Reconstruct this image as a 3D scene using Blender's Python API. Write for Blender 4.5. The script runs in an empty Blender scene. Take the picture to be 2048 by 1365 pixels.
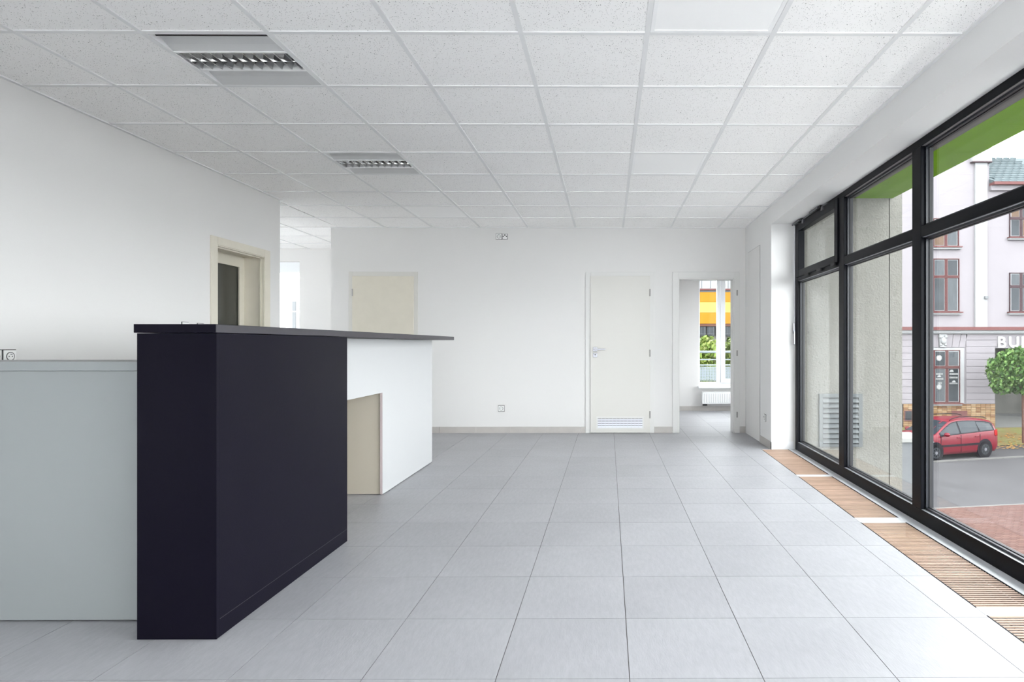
import bpy, bmesh, math, random
from mathutils import Vector, Matrix
random.seed(7)
scene = bpy.context.scene
COL = scene.collection
PI = math.pi

# ------------------------------------------------------------------ camera
CAM_Z = 1.1132
cam_d = bpy.data.cameras.new('camera')
cam = bpy.data.objects.new('camera', cam_d)
COL.objects.link(cam)
cam.location = (0, 0, CAM_Z)
cam.rotation_euler = (PI / 2, 0, -0.006)
cam_d.sensor_width = 36.0
cam_d.lens = 1214.77 * 36.0 / 2048.0
cam_d.shift_x = -(1223.74 - 1024.0) / 2048.0
cam_d.shift_y = (690.28 - 682.5) / 2048.0
cam_d.clip_start = 0.05
cam_d.clip_end = 300
scene.camera = cam

# ------------------------------------------------------------------ overcast sky + exposure
SKY = 8.0
EXPOSURE = 0.57
world = bpy.data.worlds.new('overcast_sky')
scene.world = world
world.use_nodes = True
bg = world.node_tree.nodes['Background']
bg.inputs['Color'].default_value = (0.95, 0.975, 1.0, 1)
bg.inputs['Strength'].default_value = SKY
vs = scene.view_settings
vs.view_transform = 'Standard'
vs.look = 'None'
vs.gamma = 1.0
vs.use_curve_mapping = False
vs.exposure = EXPOSURE
scene.cycles.max_bounces = 12
scene.cycles.diffuse_bounces = 7
scene.cycles.glossy_bounces = 4
scene.cycles.transmission_bounces = 6
scene.cycles.transparent_max_bounces = 16
scene.cycles.use_denoising = True
scene.cycles.sample_clamp_indirect = 12.0
scene.cycles.caustics_reflective = False
scene.cycles.caustics_refractive = False

# ------------------------------------------------------------------ helpers
def nd(nt, t, **kw):
    n = nt.nodes.new(t)
    for k, v in kw.items():
        setattr(n, k, v)
    return n

def M(name, col, rough=0.5, metal=0.0, spec=0.5, var=0.0, vscale=4.0, bump=0.0, bscale=60.0,
      rnd=0.0, stretch=None, col2=None, coat=0.0):
    m = bpy.data.materials.new(name)
    m.use_nodes = True
    nt = m.node_tree
    b = nt.nodes['Principled BSDF']
    b.inputs['Base Color'].default_value = (*col, 1)
    b.inputs['Roughness'].default_value = rough
    b.inputs['Metallic'].default_value = metal
    b.inputs['Specular IOR Level'].default_value = spec
    b.inputs['Coat Weight'].default_value = coat
    L = nt.links
    geo = nd(nt, 'ShaderNodeNewGeometry')
    src = geo.outputs['Position']
    if stretch:
        mp = nd(nt, 'ShaderNodeMapping')
        mp.inputs['Scale'].default_value = stretch
        L.new(src, mp.inputs['Vector'])
        src = mp.outputs['Vector']
    last = None
    if var > 0 or col2:
        n = nd(nt, 'ShaderNodeTexNoise')
        n.inputs['Scale'].default_value = vscale
        n.inputs['Detail'].default_value = 5
        L.new(src, n.inputs['Vector'])
        r = nd(nt, 'ShaderNodeValToRGB')
        r.color_ramp.elements[0].position = 0.3
        r.color_ramp.elements[1].position = 0.7
        a = col2 if col2 else tuple(c * (1 - var) for c in col)
        c = col if col2 else tuple(min(1, c * (1 + var)) for c in col)
        r.color_ramp.elements[0].color = (*a, 1)
        r.color_ramp.elements[1].color = (*c, 1)
        L.new(n.outputs['Fac'], r.inputs['Fac'])
        last = r.outputs['Color']
    if rnd > 0:
        oi = nd(nt, 'ShaderNodeObjectInfo')
        mr = nd(nt, 'ShaderNodeMapRange')
        mr.inputs['To Min'].default_value = 1 - rnd
        mr.inputs['To Max'].default_value = 1 + rnd
        L.new(oi.outputs['Random'], mr.inputs['Value'])
        hs = nd(nt, 'ShaderNodeHueSaturation')
        hs.inputs['Color'].default_value = (*col, 1)
        if last:
            L.new(last, hs.inputs['Color'])
        L.new(mr.outputs['Result'], hs.inputs['Value'])
        last = hs.outputs['Color']
    if last:
        L.new(last, b.inputs['Base Color'])
    if bump > 0:
        n2 = nd(nt, 'ShaderNodeTexNoise')
        n2.inputs['Scale'].default_value = bscale
        n2.inputs['Detail'].default_value = 4
        L.new(src, n2.inputs['Vector'])
        bp = nd(nt, 'ShaderNodeBump')
        bp.inputs['Strength'].default_value = bump
        bp.inputs['Distance'].default_value = 0.01
        L.new(n2.outputs['Fac'], bp.inputs['Height'])
        L.new(bp.outputs['Normal'], b.inputs['Normal'])
    return m

def ramp_mat(name, cols, rough=0.6, source='island', bump=0.0, bscale=40, trans=False):
    """colour picked per mesh island or per object from a ramp"""
    m = bpy.data.materials.new(name)
    m.use_nodes = True
    nt = m.node_tree
    b = nt.nodes['Principled BSDF']
    b.inputs['Roughness'].default_value = rough
    b.inputs['Specular IOR Level'].default_value = 0.08
    r = nd(nt, 'ShaderNodeValToRGB')
    r.color_ramp.interpolation = 'LINEAR'
    el = r.color_ramp.elements
    while len(el) < len(cols):
        el.new(0.5)
    for i, c in enumerate(cols):
        el[i].position = i / (len(cols) - 1)
        el[i].color = (*c, 1)
    if source == 'island':
        s = nd(nt, 'ShaderNodeNewGeometry').outputs['Random Per Island']
    else:
        s = nd(nt, 'ShaderNodeObjectInfo').outputs['Random']
    nt.links.new(s, r.inputs['Fac'])
    nt.links.new(r.outputs['Color'], b.inputs['Base Color'])
    if bump:
        n2 = nd(nt, 'ShaderNodeTexNoise')
        n2.inputs['Scale'].default_value = bscale
        bp = nd(nt, 'ShaderNodeBump')
        bp.inputs['Strength'].default_value = bump
        bp.inputs['Distance'].default_value = 0.01
        nt.links.new(nd(nt, 'ShaderNodeNewGeometry').outputs['Position'], n2.inputs['Vector'])
        nt.links.new(n2.outputs['Fac'], bp.inputs['Height'])
        nt.links.new(bp.outputs['Normal'], b.inputs['Normal'])
    return m

def glass_mat(name, tint=(0.97, 0.985, 0.98), refl=1.0):
    m = bpy.data.materials.new(name)
    m.use_nodes = True
    nt = m.node_tree
    nt.nodes.remove(nt.nodes['Principled BSDF'])
    out = nt.nodes['Material Output']
    t = nd(nt, 'ShaderNodeBsdfTransparent')
    t.inputs['Color'].default_value = (*tint, 1)
    g = nd(nt, 'ShaderNodeBsdfGlossy')
    g.inputs['Roughness'].default_value = 0.0
    g.inputs['Color'].default_value = (refl, refl, refl, 1)
    # Schlick reflectance, the same for both faces of the thin pane
    lw = nd(nt, 'ShaderNodeLayerWeight')
    lw.inputs['Blend'].default_value = 0.5
    pw = nd(nt, 'ShaderNodeMath', operation='POWER')
    pw.inputs[1].default_value = 5.0
    nt.links.new(lw.outputs['Facing'], pw.inputs[0])
    ma = nd(nt, 'ShaderNodeMath', operation='MULTIPLY_ADD')
    ma.inputs[1].default_value = 0.60
    ma.inputs[2].default_value = 0.022
    nt.links.new(pw.outputs[0], ma.inputs[0])
    mx = nd(nt, 'ShaderNodeMixShader')
    nt.links.new(ma.outputs[0], mx.inputs['Fac'])
    nt.links.new(t.outputs['BSDF'], mx.inputs[1])
    nt.links.new(g.outputs['BSDF'], mx.inputs[2])
    nt.links.new(mx.outputs['Shader'], out.inputs['Surface'])
    return m

def ceiling_tile_mat():
    m = M('mineral_fibre_tile', (0.84, 0.84, 0.835), rough=0.95, spec=0.1)
    nt = m.node_tree
    L = nt.links
    b = nt.nodes['Principled BSDF']
    geo = nd(nt, 'ShaderNodeNewGeometry')
    # pinholes and short fissures
    facs = []
    for sc_, thr, rn, st in ((150, 0.215, 0.42, (1, 1, 0.001)), (70, 0.13, 0.35, (1.0, 0.6, 0.001))):
        mp = nd(nt, 'ShaderNodeMapping')
        mp.inputs['Scale'].default_value = st
        L.new(geo.outputs['Position'], mp.inputs['Vector'])
        no = nd(nt, 'ShaderNodeTexNoise')
        no.inputs['Scale'].default_value = 35
        L.new(mp.outputs['Vector'], no.inputs['Vector'])
        ms = nd(nt, 'ShaderNodeVectorMath', operation='SCALE')
        ms.inputs['Scale'].default_value = 0.02
        L.new(no.outputs['Color'], ms.inputs[0])
        ad = nd(nt, 'ShaderNodeVectorMath', operation='ADD')
        L.new(mp.outputs['Vector'], ad.inputs[0])
        L.new(ms.outputs['Vector'], ad.inputs[1])
        v = nd(nt, 'ShaderNodeTexVoronoi')
        v.voronoi_dimensions = '3D'
        v.inputs['Scale'].default_value = sc_
        L.new(ad.outputs['Vector'], v.inputs['Vector'])
        lt = nd(nt, 'ShaderNodeMath', operation='LESS_THAN')
        lt.inputs[1].default_value = thr
        L.new(v.outputs['Distance'], lt.inputs[0])
        sp = nd(nt, 'ShaderNodeSeparateColor')
        L.new(v.outputs['Color'], sp.inputs['Color'])
        l2 = nd(nt, 'ShaderNodeMath', operation='LESS_THAN')
        l2.inputs[1].default_value = rn
        L.new(sp.outputs['Red'], l2.inputs[0])
        mu = nd(nt, 'ShaderNodeMath', operation='MULTIPLY')
        L.new(lt.outputs[0], mu.inputs[0])
        L.new(l2.outputs[0], mu.inputs[1])
        facs.append(mu.outputs[0])
    mx = nd(nt, 'ShaderNodeMath', operation='MAXIMUM')
    L.new(facs[0], mx.inputs[0])
    L.new(facs[1], mx.inputs[1])
    mc = nd(nt, 'ShaderNodeMix', data_type='RGBA')
    mc.inputs['A'].default_value = (0.975, 0.965, 0.955, 1)
    mc.inputs['B'].default_value = (0.16, 0.16, 0.16, 1)
    L.new(mx.outputs[0], mc.inputs['Factor'])
    L.new(mc.outputs['Result'], b.inputs['Base Color'])
    return m

def floor_tile_mat():
    m = M('porcelain_floor_tile', (0.352, 0.354, 0.374), rough=0.42, spec=0.5, var=0.05, vscale=2.2, rnd=0.035)
    nt = m.node_tree
    L = nt.links
    b = nt.nodes['Principled BSDF']
    geo = nd(nt, 'ShaderNodeNewGeometry')
    mp = nd(nt, 'ShaderNodeMapping')
    mp.inputs['Rotation'].default_value = (0, 0, 0.7)
    mp.inputs['Scale'].default_value = (1, 0.25, 1)
    L.new(geo.outputs['Position'], mp.inputs['Vector'])
    n = nd(nt, 'ShaderNodeTexNoise')
    n.inputs['Scale'].default_value = 160
    n.inputs['Detail'].default_value = 3
    L.new(mp.outputs['Vector'], n.inputs['Vector'])
    bp = nd(nt, 'ShaderNodeBump')
    bp.inputs['Strength'].default_value = 0.12
    bp.inputs['Distance'].default_value = 0.004
    L.new(n.outputs['Fac'], bp.inputs['Height'])
    L.new(bp.outputs['Normal'], b.inputs['Normal'])
    n3 = nd(nt, 'ShaderNodeTexNoise')
    n3.inputs['Scale'].default_value = 60
    n3.inputs['Detail'].default_value = 6
    L.new(mp.outputs['Vector'], n3.inputs['Vector'])
    r3 = nd(nt, 'ShaderNodeMapRange')
    r3.inputs['From Min'].default_value = 0.3; r3.inputs['From Max'].default_value = 0.7
    r3.inputs['To Min'].default_value = 0.94; r3.inputs['To Max'].default_value = 1.05
    L.new(n3.outputs['Fac'], r3.inputs['Value'])
    h3 = nd(nt, 'ShaderNodeHueSaturation')
    old = b.inputs['Base Color'].links[0].from_socket
    L.new(old, h3.inputs['Color'])
    L.new(r3.outputs['Result'], h3.inputs['Value'])
    L.new(h3.outputs['Color'], b.inputs['Base Color'])
    rr = nd(nt, 'ShaderNodeMapRange')
    rr.inputs['To Min'].default_value = 0.32
    rr.inputs['To Max'].default_value = 0.52
    L.new(n.outputs['Fac'], rr.inputs['Value'])
    L.new(rr.outputs['Result'], b.inputs['Roughness'])
    return m

def box(bm, x0, x1, y0, y1, z0, z1):
    x0, x1 = min(x0, x1), max(x0, x1); y0, y1 = min(y0, y1), max(y0, y1); z0, z1 = min(z0, z1), max(z0, z1)
    v = [bm.verts.new(p) for p in ((x0, y0, z0), (x1, y0, z0), (x1, y1, z0), (x0, y1, z0),
                                   (x0, y0, z1), (x1, y0, z1), (x1, y1, z1), (x0, y1, z1))]
    for f in ((0, 3, 2, 1), (4, 5, 6, 7), (0, 1, 5, 4), (1, 2, 6, 5), (2, 3, 7, 6), (3, 0, 4, 7)):
        bm.faces.new([v[i] for i in f])
    return v

def prism(bm, pts, z0, z1):
    """vertical prism over a counter-clockwise xy polygon"""
    a = [bm.verts.new((p[0], p[1], z0)) for p in pts]
    b = [bm.verts.new((p[0], p[1], z1)) for p in pts]
    n = len(pts)
    bm.faces.new(a[::-1]); bm.faces.new(b)
    for i in range(n):
        bm.faces.new((a[i], a[(i + 1) % n], b[(i + 1) % n], b[i]))

def extrude_poly(bm, pts, axis, a0, a1):
    """prism of a polygon in the plane normal to axis ('x': pts=(y,z); 'y': pts=(x,z))"""
    def mk(p, a):
        return (a, p[0], p[1]) if axis == 'x' else (p[0], a, p[1])
    A = [bm.verts.new(mk(p, a0)) for p in pts]
    B = [bm.verts.new(mk(p, a1)) for p in pts]
    n = len(pts)
    bm.faces.new(A[::-1]); bm.faces.new(B)
    for i in range(n):
        bm.faces.new((A[i], A[(i + 1) % n], B[(i + 1) % n], B[i]))

def cyl(bm, p0, p1, r, n=12, r1=None):
    p0, p1 = Vector(p0), Vector(p1)
    d = (p1 - p0).normalized()
    u = d.orthogonal().normalized(); w = d.cross(u)
    r1 = r if r1 is None else r1
    A = [bm.verts.new(p0 + (u * math.cos(2 * PI * i / n) + w * math.sin(2 * PI * i / n)) * r) for i in range(n)]
    B = [bm.verts.new(p1 + (u * math.cos(2 * PI * i / n) + w * math.sin(2 * PI * i / n)) * r1) for i in range(n)]
    bm.faces.new(A[::-1]); bm.faces.new(B)
    for i in range(n):
        bm.faces.new((A[i], A[(i + 1) % n], B[(i + 1) % n], B[i]))

def ball(bm, c, r, sx=1, sy=1, sz=1, u=14, v=8):
    mt = Matrix.Translation(c) @ Matrix.Diagonal((r * sx, r * sy, r * sz, 1))
    bmesh.ops.create_uvsphere(bm, u_segments=u, v_segments=v, radius=1, matrix=mt)

def shear(bm, k, y0):
    for v in bm.verts:
        v.co.x += k * (v.co.y - y0)

def bevel(bm, w, seg=2):
    bmesh.ops.bevel(bm, geom=list(bm.edges), offset=w, segments=seg, profile=0.5, affect='EDGES', clamp_overlap=True)

def root_loc(o):
    l = Vector((0, 0, 0))
    while o:
        l = l + o.location
        o = o.parent
    return l

def mesh_obj(name, bm, mat, parent=None, smooth=False, keep=False):
    if parent is not None and not keep:
        off = root_loc(parent)
        for v in bm.verts:
            v.co -= off
    bmesh.ops.recalc_face_normals(bm, faces=list(bm.faces))
    me = bpy.data.meshes.new(name)
    bm.to_mesh(me); bm.free()
    if smooth:
        for p in me.polygons:
            p.use_smooth = True
    me.materials.append(mat)
    o = bpy.data.objects.new(name, me)
    COL.objects.link(o)
    if parent is not None:
        o.parent = parent
    return o

def B(name, mat, parent, *boxes, bev=0.0, k=None, seg=2):
    bm = bmesh.new()
    for b in boxes:
        box(bm, *b)
    if bev:
        bevel(bm, bev, seg)
    if k is not None:
        shear(bm, *k)
    return mesh_obj(name, bm, mat, parent)

def C(name, mat, parent, *cyls, n=12, k=None):
    bm = bmesh.new()
    for c in cyls:
        cyl(bm, c[0], c[1], c[2], n, c[3] if len(c) > 3 else None)
    if k is not None:
        shear(bm, *k)
    o = mesh_obj(name, bm, mat, parent)
    return o

def link_copy(name, mesh, loc, parent, rot=None):
    o = bpy.data.objects.new(name, mesh)
    o.location = loc
    if rot:
        o.rotation_euler = rot
    COL.objects.link(o)
    o.parent = parent
    return o

def thing(name, label, cat, loc=(0, 0, 0), group=None, kind=None):
    e = bpy.data.objects.new(name, None)
    e.empty_display_size = 0.1
    COL.objects.link(e)
    e.location = loc
    tag(e, label, cat, group, kind)
    return e

def tag(o, label=None, cat=None, group=None, kind=None):
    if label: o['label'] = label
    if cat: o['category'] = cat
    if group: o['group'] = group
    if kind: o['kind'] = kind
    return o

def copy_tree(o, loc, label, parent=None):
    c = o.copy(); COL.objects.link(c)
    if parent is None:
        c.location = loc
        c['label'] = label
    else:
        c.parent = parent
    for ch in list(o.children):
        copy_tree(ch, None, None, c)
    return c

# ------------------------------------------------------------------ materials
m_wall = M('white_wall_paint', (0.715, 0.705, 0.695), rough=0.9, spec=0.2, bump=0.04, bscale=220)
m_reveal = M('white_reveal_paint', (0.74, 0.735, 0.73), rough=0.85, spec=0.25)
m_ctile = ceiling_tile_mat()
m_grid = M('white_ceiling_rail', (0.81, 0.81, 0.81), rough=0.5, spec=0.4)
m_ftile = floor_tile_mat()
m_grout = M('grey_grout', (0.13, 0.12, 0.115), rough=0.95, spec=0.1)
m_skirt = M('grey_skirting_tile', (0.46, 0.435, 0.415), rough=0.4, var=0.05, vscale=8)
m_skirt_w = M('white_skirting', (0.80, 0.81, 0.83), rough=0.45)
m_cream = M('cream_door_lacquer', (0.635, 0.62, 0.585), rough=0.42)
m_cream2 = M('warm_cream_frame_lacquer', (0.66, 0.62, 0.53), rough=0.45, var=0.02, vscale=10)
m_dwhite = M('off_white_frame_lacquer', (0.665, 0.66, 0.645), rough=0.45)
m_steel = M('brushed_steel', (0.24, 0.24, 0.26), rough=0.32, metal=1.0)
m_hinge = M('dull_hinge_steel', (0.33, 0.32, 0.31), rough=0.4, metal=0.8)
m_alu = M('white_aluminium_vent', (0.68, 0.69, 0.74), rough=0.35, metal=0.3)
m_black = M('black_laminate', (0.0045, 0.0038, 0.0085), rough=0.36, spec=0.07, bump=0.05, bscale=300)
m_edge = M('dark_violet_laminate_edge', (0.03, 0.027, 0.034), rough=0.4)
m_cwhite = M('white_counter_laminate', (0.465, 0.47, 0.475), rough=0.35)
m_beige = M('beige_counter_laminate', (0.50, 0.455, 0.38), rough=0.5)
m_mauve = M('mauve_board_edge', (0.50, 0.42, 0.42), rough=0.5)
m_grey = M('pale_grey_laminate', (0.245, 0.26, 0.265), rough=0.5, bump=0.03, bscale=250)
m_frame = M('black_window_aluminium', (0.0040, 0.0045, 0.0068), rough=0.35, spec=0.07)
m_glint = M('painted_glint', (0.55, 0.57, 0.60), rough=0.3, metal=0.5)  # pale colour stands in for daylight glinting on the black frame
m_glint_grey = M('painted_glint_grey', (0.20, 0.19, 0.19), rough=0.4, metal=0.3)  # dimmer painted glint for the underside of the head rail
m_gasket = M('black_rubber_gasket', (0.006, 0.006, 0.008), rough=0.6)
m_ledge = M('anthracite_glazing_bead', (0.02, 0.022, 0.028), rough=0.3, spec=0.3)
m_glass = glass_mat('window_glass', (0.975, 0.985, 0.98))
m_dglass = M('dark_door_glass', (0.05, 0.05, 0.042), rough=0.12, spec=0.5)
m_plastic = M('white_switch_plastic', (0.82, 0.82, 0.81), rough=0.3)
m_dark = M('dark_socket_hole', (0.02, 0.02, 0.02), rough=0.6)
m_shadow = M('grey_socket_gap', (0.05, 0.05, 0.05), rough=0.6)
m_sill = M('white_stone_border', (0.72, 0.74, 0.77), rough=0.4, var=0.02)
m_trough = M('dark_convector_trough', (0.02, 0.02, 0.02), rough=0.7)
m_slat = M('oiled_wood_slat', (0.36, 0.24, 0.175), rough=0.5, var=0.16, vscale=9, stretch=(1.2, 30, 1), rnd=0.16)
m_wing = M('perforated_grey_wing', (0.66, 0.66, 0.66), rough=0.6, bump=0.15, bscale=500)
m_mirror = M('polished_louvre_aluminium', (0.50, 0.50, 0.50), rough=0.10, metal=1.0)
m_lumin = M('white_luminaire_body', (0.93, 0.93, 0.93), rough=0.4)
m_opal = M('opal_light_panel', (0.985, 0.98, 0.975), rough=0.8, spec=0.1)
m_stucco = M('grey_beige_stucco', (0.143, 0.14, 0.126), rough=0.95, var=0.06, vscale=25, bump=0.9, bscale=55, spec=0.05)
m_soffit = M('grey_soffit_board', (0.100, 0.095, 0.092), rough=0.8, var=0.06, vscale=5, spec=0.05)
m_green = M('green_painted_soffit', (0.10, 0.20, 0.006), rough=0.7, var=0.08, vscale=3, spec=0.05)
m_vent = M('galvanised_vent', (0.085, 0.092, 0.094), rough=0.45, metal=0.4, spec=0.05)
m_conc = M('pale_concrete', (0.11, 0.115, 0.12), rough=0.85, var=0.06, spec=0.05)
m_cap = M('white_coping', (0.217, 0.217, 0.210), rough=0.7, spec=0.05)
m_rad = M('white_radiator_enamel', (0.82, 0.83, 0.83), rough=0.35)
m_pvc = M('white_window_plastic', (0.84, 0.86, 0.88), rough=0.35)
m_rail = M('grey_railing_steel', (0.30, 0.34, 0.37), rough=0.45, metal=0.5)

# ------------------------------------------------------------------ room numbers (metres)
HC = 2.594                       # suspended ceiling
YB = 7.68                        # back wall
XL = -3.36                       # left wall
XR = 1.738                       # right wall (pier)
YP = 6.466                       # pier reveal
YREAR = -2.6                     # rear end of the room, behind the camera
T, TX0, TY0 = 0.4457, 0.0714, 2.0245
M6, CX0, CY0 = 0.6, 0.185856, 2.891136
XA, YA = -3.496, 9.40            # alcove: end of the back wall, far wall
XAL = -6.6
YF = 10.257                      # far wall of the room behind the open door
KW, KG, KL = 0.0175, 0.0195, 0.009
def gx(y): return 1.634 + KG * (y - YP)         # room edge of the floor grille
def gx2(y): return 1.920 + KG * (y - YP)        # window edge of the floor grille
def wx(y): return 1.993 + KW * (y - 6.45)       # inner face of the window frame
def lx(y): return XR + KL * (y - YP)            # face of the lintel

# ================================================================== STRUCTURE
# ---- floor
fb = bmesh.new()
prism(fb, [(XL - 0.2, YREAR), (gx(YREAR), YREAR), (gx(YP), YP), (XR + 0.1, YP), (XR + 0.1, YB + 0.2), (XL - 0.2, YB + 0.2)], -0.25, -0.0025)
box(fb, XAL, XL - 0.2, 6.05, YA + 0.1, -0.25, -0.0025)
box(fb, XL - 0.2, XA + 0.1, YB + 0.2, YA + 0.1, -0.25, -0.0025)
box(fb, 0.55, 3.1, YB + 0.2, YF + 0.1, -0.25, -0.0025)
box(fb, XL - 1.6, XL - 0.2, 4.4, 6.05, -0.25, -0.0025)
floor = mesh_obj('floor', fb, m_grout)
tag(floor, 'grey square porcelain tile floor of the empty shop', kind='structure')
G = 0.0014
def tile_mesh():
    bm = bmesh.new()
    box(bm, G, T - G, G, T - G, -0.009, 0)
    me = bpy.data.meshes.new('tile'); bm.to_mesh(me); bm.free()
    me.materials.append(m_ftile)
    return me
full_tile = tile_mesh()
def piece(name, polys, z0, z1, mat, parent):
    bm = bmesh.new()
    for p in polys:
        prism(bm, p, z0, z1)
    return mesh_obj(name, bm, mat, parent)
rest = bmesh.new()
for i in range(-16, 8):
    for j in range(-11, 19):
        xa, xb = TX0 + i * T, TX0 + (i + 1) * T
        ya, yb = TY0 + j * T, TY0 + (j + 1) * T
        xc, yc = (xa + xb) / 2, (ya + yb) / 2
        # main room
        if ya < YB and xb > XL + 0.02 and xa < XR and yb > YREAR:
            y0, y1 = max(ya, YREAR) + G, min(yb, YB) - G
            x0 = max(xa, XL) + G
            polys = []
            def right(y): return min(xb - G, (gx(y) - 0.003))
            if y1 - y0 < 0.03:
                continue
            if y1 <= YP:
                if right(y0) - x0 > 0.03:
                    polys.append([(x0, y0), (right(y0), y0), (right(y1), y1), (x0, y1)])
            elif y0 >= YP:
                xe = min(xb - G, XR)
                if xe - x0 > 0.03:
                    polys.append([(x0, y0), (xe, y0), (xe, y1), (x0, y1)])
            else:
                if right(y0) - x0 > 0.03:
                    polys.append([(x0, y0), (right(y0), y0), (right(YP), YP), (x0, YP)])
                xe = min(xb - G, XR)
                if xe - x0 > 0.03:
                    polys.append([(x0, YP), (xe, YP), (xe, y1), (x0, y1)])
            if not polys:
                continue
            seen = yb > 1.55 and (xc > -1.95 or (yc < 2.5 and xc > -2.9))
            isfull = abs((y1 - y0) - (T - 2 * G)) < 1e-4 and len(polys) == 1 and abs(polys[0][1][0] - (xb - G)) < 1e-4 and abs(polys[0][2][0] - (xb - G)) < 1e-4 and abs(x0 - (xa + G)) < 1e-4
            if seen:
                if isfull:
                    link_copy('tile', full_tile, (xa, ya, 0), floor)
                else:
                    piece('tile', polys, -0.009, 0, m_ftile, floor)
            else:
                for p in polys:
                    prism(rest, p, -0.009, 0)
        # room behind the open door
        if yb > YB and ya < YF and xb > 0.6 and xa < 3.0:
            y0, y1 = max(ya, YB) + G, min(yb, YF) - G
            x0, x1 = max(xa, 0.6) + G, min(xb, 3.0) - G
            if y1 - y0 > 0.02 and x1 - x0 > 0.02:
                piece('tile', [[(x0, y0), (x1, y0), (x1, y1), (x0, y1)]], -0.009, 0, m_ftile, floor)
        # alcove at the far left
        if yb > 6.24 and ya < YA and xa < (XL if yc < YB else XA) and xb > XAL:
            y0, y1 = max(ya, 6.24) + G, min(yb, YA) - G
            x0, x1 = max(xa, XAL) + G, min(xb, XL if yc < YB else XA) - G
            if y1 - y0 > 0.02 and x1 - x0 > 0.02:
                prism(rest, [(x0, y0), (x1, y0), (x1, y1), (x0, y1)], -0.009, 0)
ro = mesh_obj('tile_field', rest, m_ftile, floor)
tag(ro, kind='stuff')
# pale border strips round the floor grilles
GR = [(6.462, 5.197), (5.127, 3.901), (3.796, 2.564), (2.489, 1.26), (1.185, -0.04), (-0.115, -1.35)]
bm = bmesh.new()
prism(bm, [(gx2(YREAR) + 0.004, YREAR), (wx(YREAR) + 0.05, YREAR), (wx(YP) + 0.05, YP), (gx2(YP) + 0.004, YP)], -0.1, 0.0)
mesh_obj('border_strip', bm, m_sill, floor)
for a, b in [(YP, GR[0][0])] + [(GR[i][1], GR[i + 1][0]) for i in range(5)] + [(GR[5][1], YREAR)]:
    piece('border_strip', [[(gx(b), b), (gx2(b) + 0.004, b), (gx2(a) + 0.004, a), (gx(a), a)]], -0.1, 0.0, m_sill, floor)

# ---- ceiling
cb = bmesh.new()
box(cb, XL - 0.2, 2.06, YREAR - 0.2, YB + 0.2, HC + 0.05, HC + 0.35)
box(cb, XAL - 0.2, XL - 0.2, 6.05, YA + 0.3, HC + 0.05, HC + 0.35)
box(cb, XL - 0.2, 3.4, YB + 0.2, YF + 0.3, HC + 0.05, HC + 0.35)
box(cb, XL - 1.6, XL - 0.2, 4.4, 6.05, HC + 0.05, HC + 0.35)
ceiling = mesh_obj('ceiling', cb, m_wall)
tag(ceiling, 'suspended ceiling of speckled white mineral tiles in a white rail grid', kind='structure')
LUM = [(-4, 0), (-4, 3)]
LED = [(0, -1), (0, 3), (-4, 6)]
REARL = [(-4, -3), (0, -4)]
bm = bmesh.new(); box(bm, 0.012, M6 - 0.012, 0.012, M6 - 0.012, 0.006, 0.02)
ctile = bpy.data.meshes.new('tile'); bm.to_mesh(ctile); bm.free(); ctile.materials.append(m_ctile)
crest = bmesh.new()
for i in range(-12, 4):
    for j in range(-10, 12):
        xa, xb = CX0 + i * M6, CX0 + (i + 1) * M6
        ya, yb = CY0 + j * M6, CY0 + (j + 1) * M6
        if (i, j) in LUM or (i, j) in LED:
            continue
        if j < 8:
            x0, x1 = max(xa, XL), min(xb, XR + 0.02)
            y0, y1 = max(ya, YREAR), min(yb, YB)
            if j >= 5 and xa < XL - 0.001:          # over the alcove the grid runs on to the left
                x0 = max(xa, XAL)
                if xa < XL - 0.3 and yb < 6.25: continue
                y0 = max(y0, 6.24) if xa < XL - 0.3 else y0
        else:
            x0, x1 = max(xa, XAL), min(xb, XA)
            y0, y1 = max(ya, YB), min(yb, YA)
        if x1 - x0 < 0.03 or y1 - y0 < 0.03:
            continue
        vis = (j >= -2 and xa > XL - 0.61 and j < 8) or (j >= 5 and xa > -6.1)
        whole = x1 - x0 > 0.599 and y1 - y0 > 0.599
        if vis and whole:
            link_copy('tile', ctile, (xa, ya, HC), ceiling)
        elif vis:
            B('tile', m_ctile, ceiling, (x0 + 0.006, x1 - 0.006, y0 + 0.006, y1 - 0.006, HC + 0.006, HC + 0.02))
        else:
            box(crest, x0 + 0.006, x1 - 0.006, y0 + 0.006, y1 - 0.006, HC + 0.006, HC + 0.02)
tag(mesh_obj('tile_field', crest, m_ctile, ceiling), kind='stuff')
for i in range(-12, 4):
    x = CX0 + i * M6
    if XL + 0.05 < x < XR:
        B('grid_rail', m_grid, ceiling, (x - 0.012, x + 0.012, YREAR, YB, HC, HC + 0.025))
    elif XAL < x < XA:
        B('grid_rail', m_grid, ceiling, (x - 0.012, x + 0.012, 6.24, YA, HC, HC + 0.025))
for j in range(-9, 12):
    y = CY0 + j * M6
    if y < YB - 0.05:
        B('grid_rail', m_grid, ceiling, (XAL if y > 6.3 else XL, XR, y - 0.012, y + 0.012, HC + 0.0006, HC + 0.025))
    elif YB + 0.05 < y < YA:
        B('grid_rail', m_grid, ceiling, (XAL, XA, y - 0.012, y + 0.012, HC + 0.0006, HC + 0.025))
B('edge_trim', m_grid, ceiling, (XL, XL + 0.022, YREAR, 6.24, HC - 0.002, HC + 0.02))
B('edge_trim', m_grid, ceiling, (XA, XR, YB - 0.022, YB, HC - 0.002, HC + 0.02))
bm = bmesh.new(); box(bm, XR - 0.022, XR + 0.004, YREAR, YB, HC - 0.002, HC + 0.02)
shear(bm, KL, YP); mesh_obj('edge_trim', bm, m_grid, ceiling)

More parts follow.
